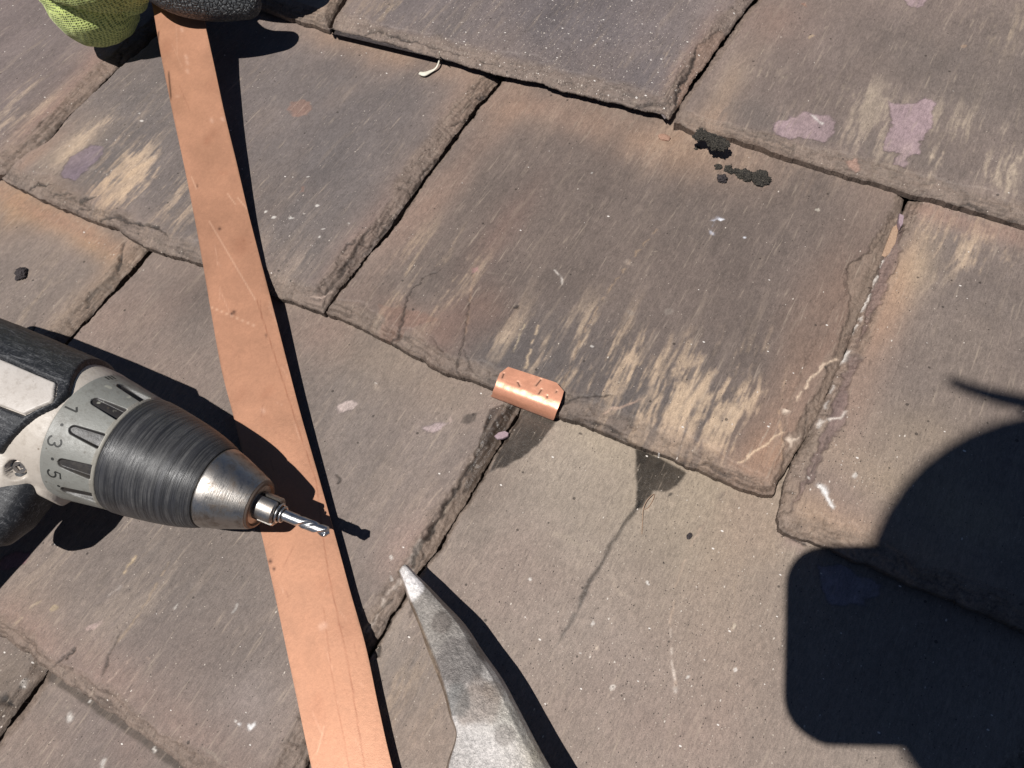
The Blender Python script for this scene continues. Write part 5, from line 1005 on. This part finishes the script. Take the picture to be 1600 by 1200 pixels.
def ribbon(name, pts, wds, hts, mat, label, cat, th=.0003):
    P = np.array([on(p, h_) for p, h_ in zip(pts, hts)]); P = catmull(P, 6); w_ = np.interp(np.linspace(0, 1, len(P)), np.linspace(0, 1, len(wds)), wds) / 1000
    rings = []
    for i_ in range(len(P)):
        d = P[min(i_ + 1, len(P) - 1)] - P[max(i_ - 1, 0)]; d /= np.linalg.norm(d); sx = np.cross(d, [0, 0, 1]); sx /= np.linalg.norm(sx); up = np.cross(sx, d)
        rings.append([P[i_] + sx * w_[i_] * math.cos(2 * math.pi * k_ / 8) + up * max(th, w_[i_] * .35) * math.sin(2 * math.pi * k_ / 8) for k_ in range(8)])
    V, F = loft(rings); o = link_mesh(name, V, F, mat, None); bm = bmesh.new(); bm.from_mesh(o.data); bmesh.ops.recalc_face_normals(bm, faces=bm.faces); bm.to_mesh(o.data); bm.free(); return tag(o, label, cat)
ribbon('white_shaving', [(656, 116), (664, 118), (673, 114), (680, 111), (685, 107), (689, 100), (690, 94)], [1.0, 1.7, 1.1, .65, .5, .35, .2], [.0008, .001, .0009, .0012, .002, .0035, .0050], WF, 'curled white shaving under the dark gap of the upper course', 'shaving')
ribbon('plant_fibre', [(1003, 835), (1004, 815), (1005, 797), (1010, 785), (1018, 776), (1022, 774), (1020, 782), (1013, 793), (1006, 797)], [.12, .13, .14, .14, .14, .13, .14, .14, .12], [.0003, .0006, .001, .0014, .0014, .001, .0008, .0006, .0006], BUFF, 'thin looped plant fibre on the wet drip', 'fibre', .00012)
# ------------------------------------------------------------------ skinned figures
def skin(name, nodes, edges, mat, parent, sub=2, root=0):
    """nodes: (position, radius)"""
    me = bpy.data.meshes.new(name); org = np.array(parent.location)
    me.from_pydata([tuple(np.array(p) - org) for p, r in nodes], edges, []); o = bpy.data.objects.new(name, me); COL.objects.link(o); o.parent = parent
    sk = o.modifiers.new('skin', 'SKIN'); sk.use_smooth_shade = True; sk.branch_smoothing = .6
    for i_, (p, r) in enumerate(nodes):
        r = r if isinstance(r, tuple) else (r, r); me.skin_vertices[0].data[i_].radius = r; me.skin_vertices[0].data[i_].use_root = (i_ == root)
    sb = o.modifiers.new('sub', 'SUBSURF'); sb.levels = sub; sb.render_levels = sub
    dg = bpy.context.evaluated_depsgraph_get(); m2 = bpy.data.meshes.new_from_object(o.evaluated_get(dg)); o.modifiers.clear(); o.data = m2; m2.materials.clear(); m2.materials.append(mat)
    m2.polygons.foreach_set('use_smooth', np.ones(len(m2.polygons), bool)); return o
# gloved hand holding the strip
KN, t, b = newmat('knit_glove')
v = nd(t, 'ShaderNodeTexVoronoi'); v.inputs['Scale'].default_value = 820; t.links.new(pos(t, (1, .8, 1)), v.inputs['Vector']); v.inputs['Randomness'].default_value = .25
f1 = nz(t, pos(t), 60, 3); hole = mrange(t, v.outputs['Distance'], .15, .55, 0, 1)
t.links.new(mix(t, hole, T(196, 212, 120), T(112, 132, 58)) if False else mix(t, mrange(t, f1, .3, .7, 0, .35), mix(t, hole, T(120, 144, 52), T(232, 244, 150)), T(186, 206, 104)), b.inputs['Base Color'])
b.inputs['Roughness'].default_value = .85; b.inputs['Sheen Weight'].default_value = .2; bump(t, b, hole, .0006, 1)
LX, t, b = newmat('crinkled_latex'); v = nd(t, 'ShaderNodeTexVoronoi'); v.feature = 'DISTANCE_TO_EDGE'; v.inputs['Scale'].default_value = 520
wv = nd(t, 'ShaderNodeVectorMath', operation='ADD'); nn_ = nd(t, 'ShaderNodeTexNoise'); nn_.inputs['Scale'].default_value = 500; t.links.new(pos(t), nn_.inputs['Vector'])
sc_ = nd(t, 'ShaderNodeVectorMath', operation='SCALE'); sc_.inputs['Scale'].default_value = .0016; t.links.new(nn_.outputs['Color'], sc_.inputs[0]); t.links.new(pos(t), wv.inputs[0]); t.links.new(sc_.outputs[0], wv.inputs[1]); t.links.new(wv.outputs[0], v.inputs['Vector'])
hh = mrange(t, v.outputs['Distance'], 0, .22, 0, 1); t.links.new(mix(t, hh, (.022, .024, .026), (.075, .078, .080)), b.inputs['Base Color']); b.inputs['Roughness'].default_value = .5; bump(t, b, hh, .0007, 1)
hand = empty('gloved_hand', (*W((150, -60), 0)[:2], .012), 'hand in yellow-green knit glove with grey rubber fingers pinching the copper strip', 'hand')
q = lambda px_, py_, z: W((px_, py_), z)
def limb(nodes, n=22):
    """closed tube with rounded ends through (position, radius)"""
    P = catmull([p for p, r in nodes], 6); Rr = catmull([[r, 0, 0] for p, r in nodes], 6)[:, 0]; rings = []
    d0 = P[1] - P[0]; d0 /= np.linalg.norm(d0); d1 = P[-1] - P[-2]; d1 /= np.linalg.norm(d1)
    L = [(P[0] - d0 * Rr[0] * math.sin(a_), Rr[0] * math.cos(a_) + 1e-5) for a_ in (1.5, 1.2, .8, .4)] + list(zip(P, Rr)) + [(P[-1] + d1 * Rr[-1] * math.sin(a_), Rr[-1] * math.cos(a_) + 1e-5) for a_ in (.4, .8, 1.2, 1.5)]
    up = np.array([.1, .2, 1.])
    for i_, (p, r) in enumerate(L):
        d = L[min(i_ + 1, len(L) - 1)][0] - L[max(i_ - 1, 0)][0]; d /= np.linalg.norm(d); e1 = np.cross(d, up); e1 /= np.linalg.norm(e1); e2 = np.cross(e1, d)
        rings.append([p + r * (e1 * math.cos(2 * math.pi * k_ / n) + e2 * math.sin(2 * math.pi * k_ / n)) for k_ in range(n)])
    return loft(rings)
# knitted back and wrist of the glove: heel of the hand low, folds where the cloth bunches
KL = [[(q(30, -270, .100), .036), (q(80, -200, .084), .036), (q(118, -130, .066), .034), (q(132, -70, .050), .033), (q(136, -28, .037), .0290), (q(142, -2, .031), .0235)],
      [(q(85, -110, .062), .026), (q(98, -60, .050), .024), (q(108, -30, .042), .019)],
      [(q(130, -150, .07), .03), (q(185, -110, .060), .024), (q(196, -50, .045), .018), (q(196, -22, .036), .013)]]
def folds(co):
    d = fbm(co[:, 0] * 28 + co[:, 1] * 50, co[:, 1] * 30 + co[:, 2] * 40, 4, 3); r_ = np.abs(fbm(co[:, 0] * 60 - co[:, 1] * 20, co[:, 2] * 55 + co[:, 1] * 20, 9, 2))
    co[:, 2] += d * .0016 - np.clip(.22 - r_, 0, 1) * .006; return co
fuse('knit_glove', [limb(k_) for k_ in KL], KN, hand, .0013, 6, folds)
FL = [[(q(150, -170, .066), .020), (q(225, -74, .054), .0170), (q(276, -28, .044), .0150), (q(330, -4, .036), .0115), (q(382, 3, .031), .0085)],
      [(q(200, -190, .070), .016), (q(300, -130, .060), .014), (q(390, -85, .046), .011), (q(442, -58, .034), .0080)],
      [(q(180, -220, .075), .016), (q(300, -185, .064), .014), (q(400, -140, .048), .011), (q(430, -110, .038), .009)],
      [(q(170, -235, .080), .014), (q(290, -230, .064), .012), (q(380, -195, .050), .010)],
      [(q(165, -110, .050), .018), (q(215, -60, .028), .0125), (q(255, -40, .0155), .0095), (q(292, -32, .0135), .0085)]]
fuse('rubber_fingers', [limb(k_) for k_ in FL], LX, hand, .0009, 4)
# ------------------------------------------------------------------ photographer's phone and the photographer, whose shadow lies at the lower right
def CP(xc, yc, zc): return camp + R @ np.array([xc, yc, zc])
sc_cam = R.T @ S
def on_phone(p, z=.001, zc=-.002):
    Q = R.T @ (W(p, z) - camp); k_ = (Q[2] - zc) / sc_cam[2]; return Q - sc_cam * k_
ptl = on_phone((1222, 851)); pbl = on_phone((1222, 1152)); xl = (ptl[0] + pbl[0]) / 2; yt, yb = ptl[1], pbl[1]; xr = xl + .150; rc = .013
PHM, t, b = newmat('phone_glass'); b.inputs['Base Color'].default_value = (.02, .02, .022, 1); b.inputs['Roughness'].default_value = .15
ph = empty('phone', CP((xl + xr) / 2, (yt + yb) / 2, -.007), 'dark smartphone held level above the roof, casting the rounded rectangular shadow', 'phone')
rings = []
for zc, ins_ in ((-.0030, .0012), (-.0038, 0), (-.0098, 0), (-.0106, .0012)):
    r_ = []
    for (cx_, cy_, a0) in ((xr - rc, yb - rc, 0), (xl + rc, yb - rc, 90), (xl + rc, yt + rc, 180), (xr - rc, yt + rc, 270)):
        for k_ in range(9):
            a_ = math.radians(a0 + k_ * 11.25); r_.append(CP(cx_ + (rc - ins_) * math.cos(a_), cy_ + (rc - ins_) * math.sin(a_), zc))
    rings.append(r_)
V, F = loft(rings); pb = link_mesh('phone_body', V, F, PHM, ph); bm = bmesh.new(); bm.from_mesh(pb.data); bmesh.ops.recalc_face_normals(bm, faces=bm.faces); bm.to_mesh(pb.data); bm.free()
CLM, t, b = newmat('work_clothes'); t.links.new(mix(t, nz(t, pos(t), 40), (.03, .035, .05), (.06, .065, .08)), b.inputs['Base Color']); b.inputs['Roughness'].default_value = .9
SKM, t, b = newmat('skin'); b.inputs['Base Color'].default_value = (.45, .27, .19, 1); b.inputs['Roughness'].default_value = .5; b.inputs['Subsurface Weight'].default_value = 0
def back(p, D, z=.003): return W(p, z) - S * D
head_c = back((1748, 992), .66)
per = empty('person', (*(head_c[:2] + np.array([.15, -.45])), .0), 'photographer in dark work clothes crouching over the phone, casting the round head shadow', 'person')
nb_ = head_c + np.array([.06, -.12, -.045])
hnd = back((1288, 1262), .300)
Pn = [(nb_ + np.array([.26, -.62, -.20]), .15), (nb_ + np.array([.16, -.34, -.03]), .145), (nb_ + np.array([.06, -.11, .0]), (.14, .10)), (nb_, .052), (head_c + np.array([.01, -.02, 0]), (.068, .070)), (head_c + np.array([.002, .01, -.01]), (.060, .062)),
      (nb_ + np.array([.20, -.06, -.03]), .062), (nb_ + np.array([.21, -.24, -.20]), .045), (hnd + np.array([.085, -.13, .02]), .036), (hnd + np.array([.045, -.06, .01]), .028), (hnd + np.array([.02, -.012, 0]), (.030, .016)),
      (nb_ + np.array([-.11, -.19, -.03]), .060), (nb_ + np.array([-.02, -.38, -.22]), .045), (nb_ + np.array([.14, -.30, -.36]), .034),
      (nb_ + np.array([.36, -.40, -.40]), .075), (nb_ + np.array([.46, -.74, -.46]), .050), (nb_ + np.array([.12, -.46, -.42]), .070), (nb_ + np.array([.24, -.84, -.47]), .05)]
body = skin('body', Pn, [(0, 1), (1, 2), (2, 3), (3, 4), (4, 5), (2, 6), (6, 7), (7, 8), (8, 9), (9, 10), (2, 11), (11, 12), (12, 13), (0, 14), (14, 15), (0, 16), (16, 17)], CLM, per, 2)
bm = bmesh.new(); bmesh.ops.create_uvsphere(bm, u_segments=48, v_segments=32, radius=1)  # unseen ellipsoid added over the head to round out its cast shadow
for v_ in bm.verts: v_.co = Vector((v_.co.x * .0735, v_.co.y * .0735, v_.co.z * .085)) + Vector(head_c - np.array(per.location))
me = bpy.data.meshes.new('head_shadow_caster'); bm.to_mesh(me); bm.free(); me.materials.append(CLM); head_caster = bpy.data.objects.new('head_shadow_caster', me); COL.objects.link(head_caster); head_caster.parent = per
me.polygons.foreach_set('use_smooth', np.ones(len(me.polygons), bool))
# unseen cord added beside the head: it throws the thin soft streak
c0 = [back((1478, 593), .66), back((1510, 607), .66), (back((1550, 619), .66)), back((1610, 633), .66), back((1690, 650), .68)]
cm = skin('streak_cord', [(p_, .0023 + .0006 * i_) for i_, p_ in enumerate(c0)], [(0, 1), (1, 2), (2, 3), (3, 4)], CLM, per, 2)
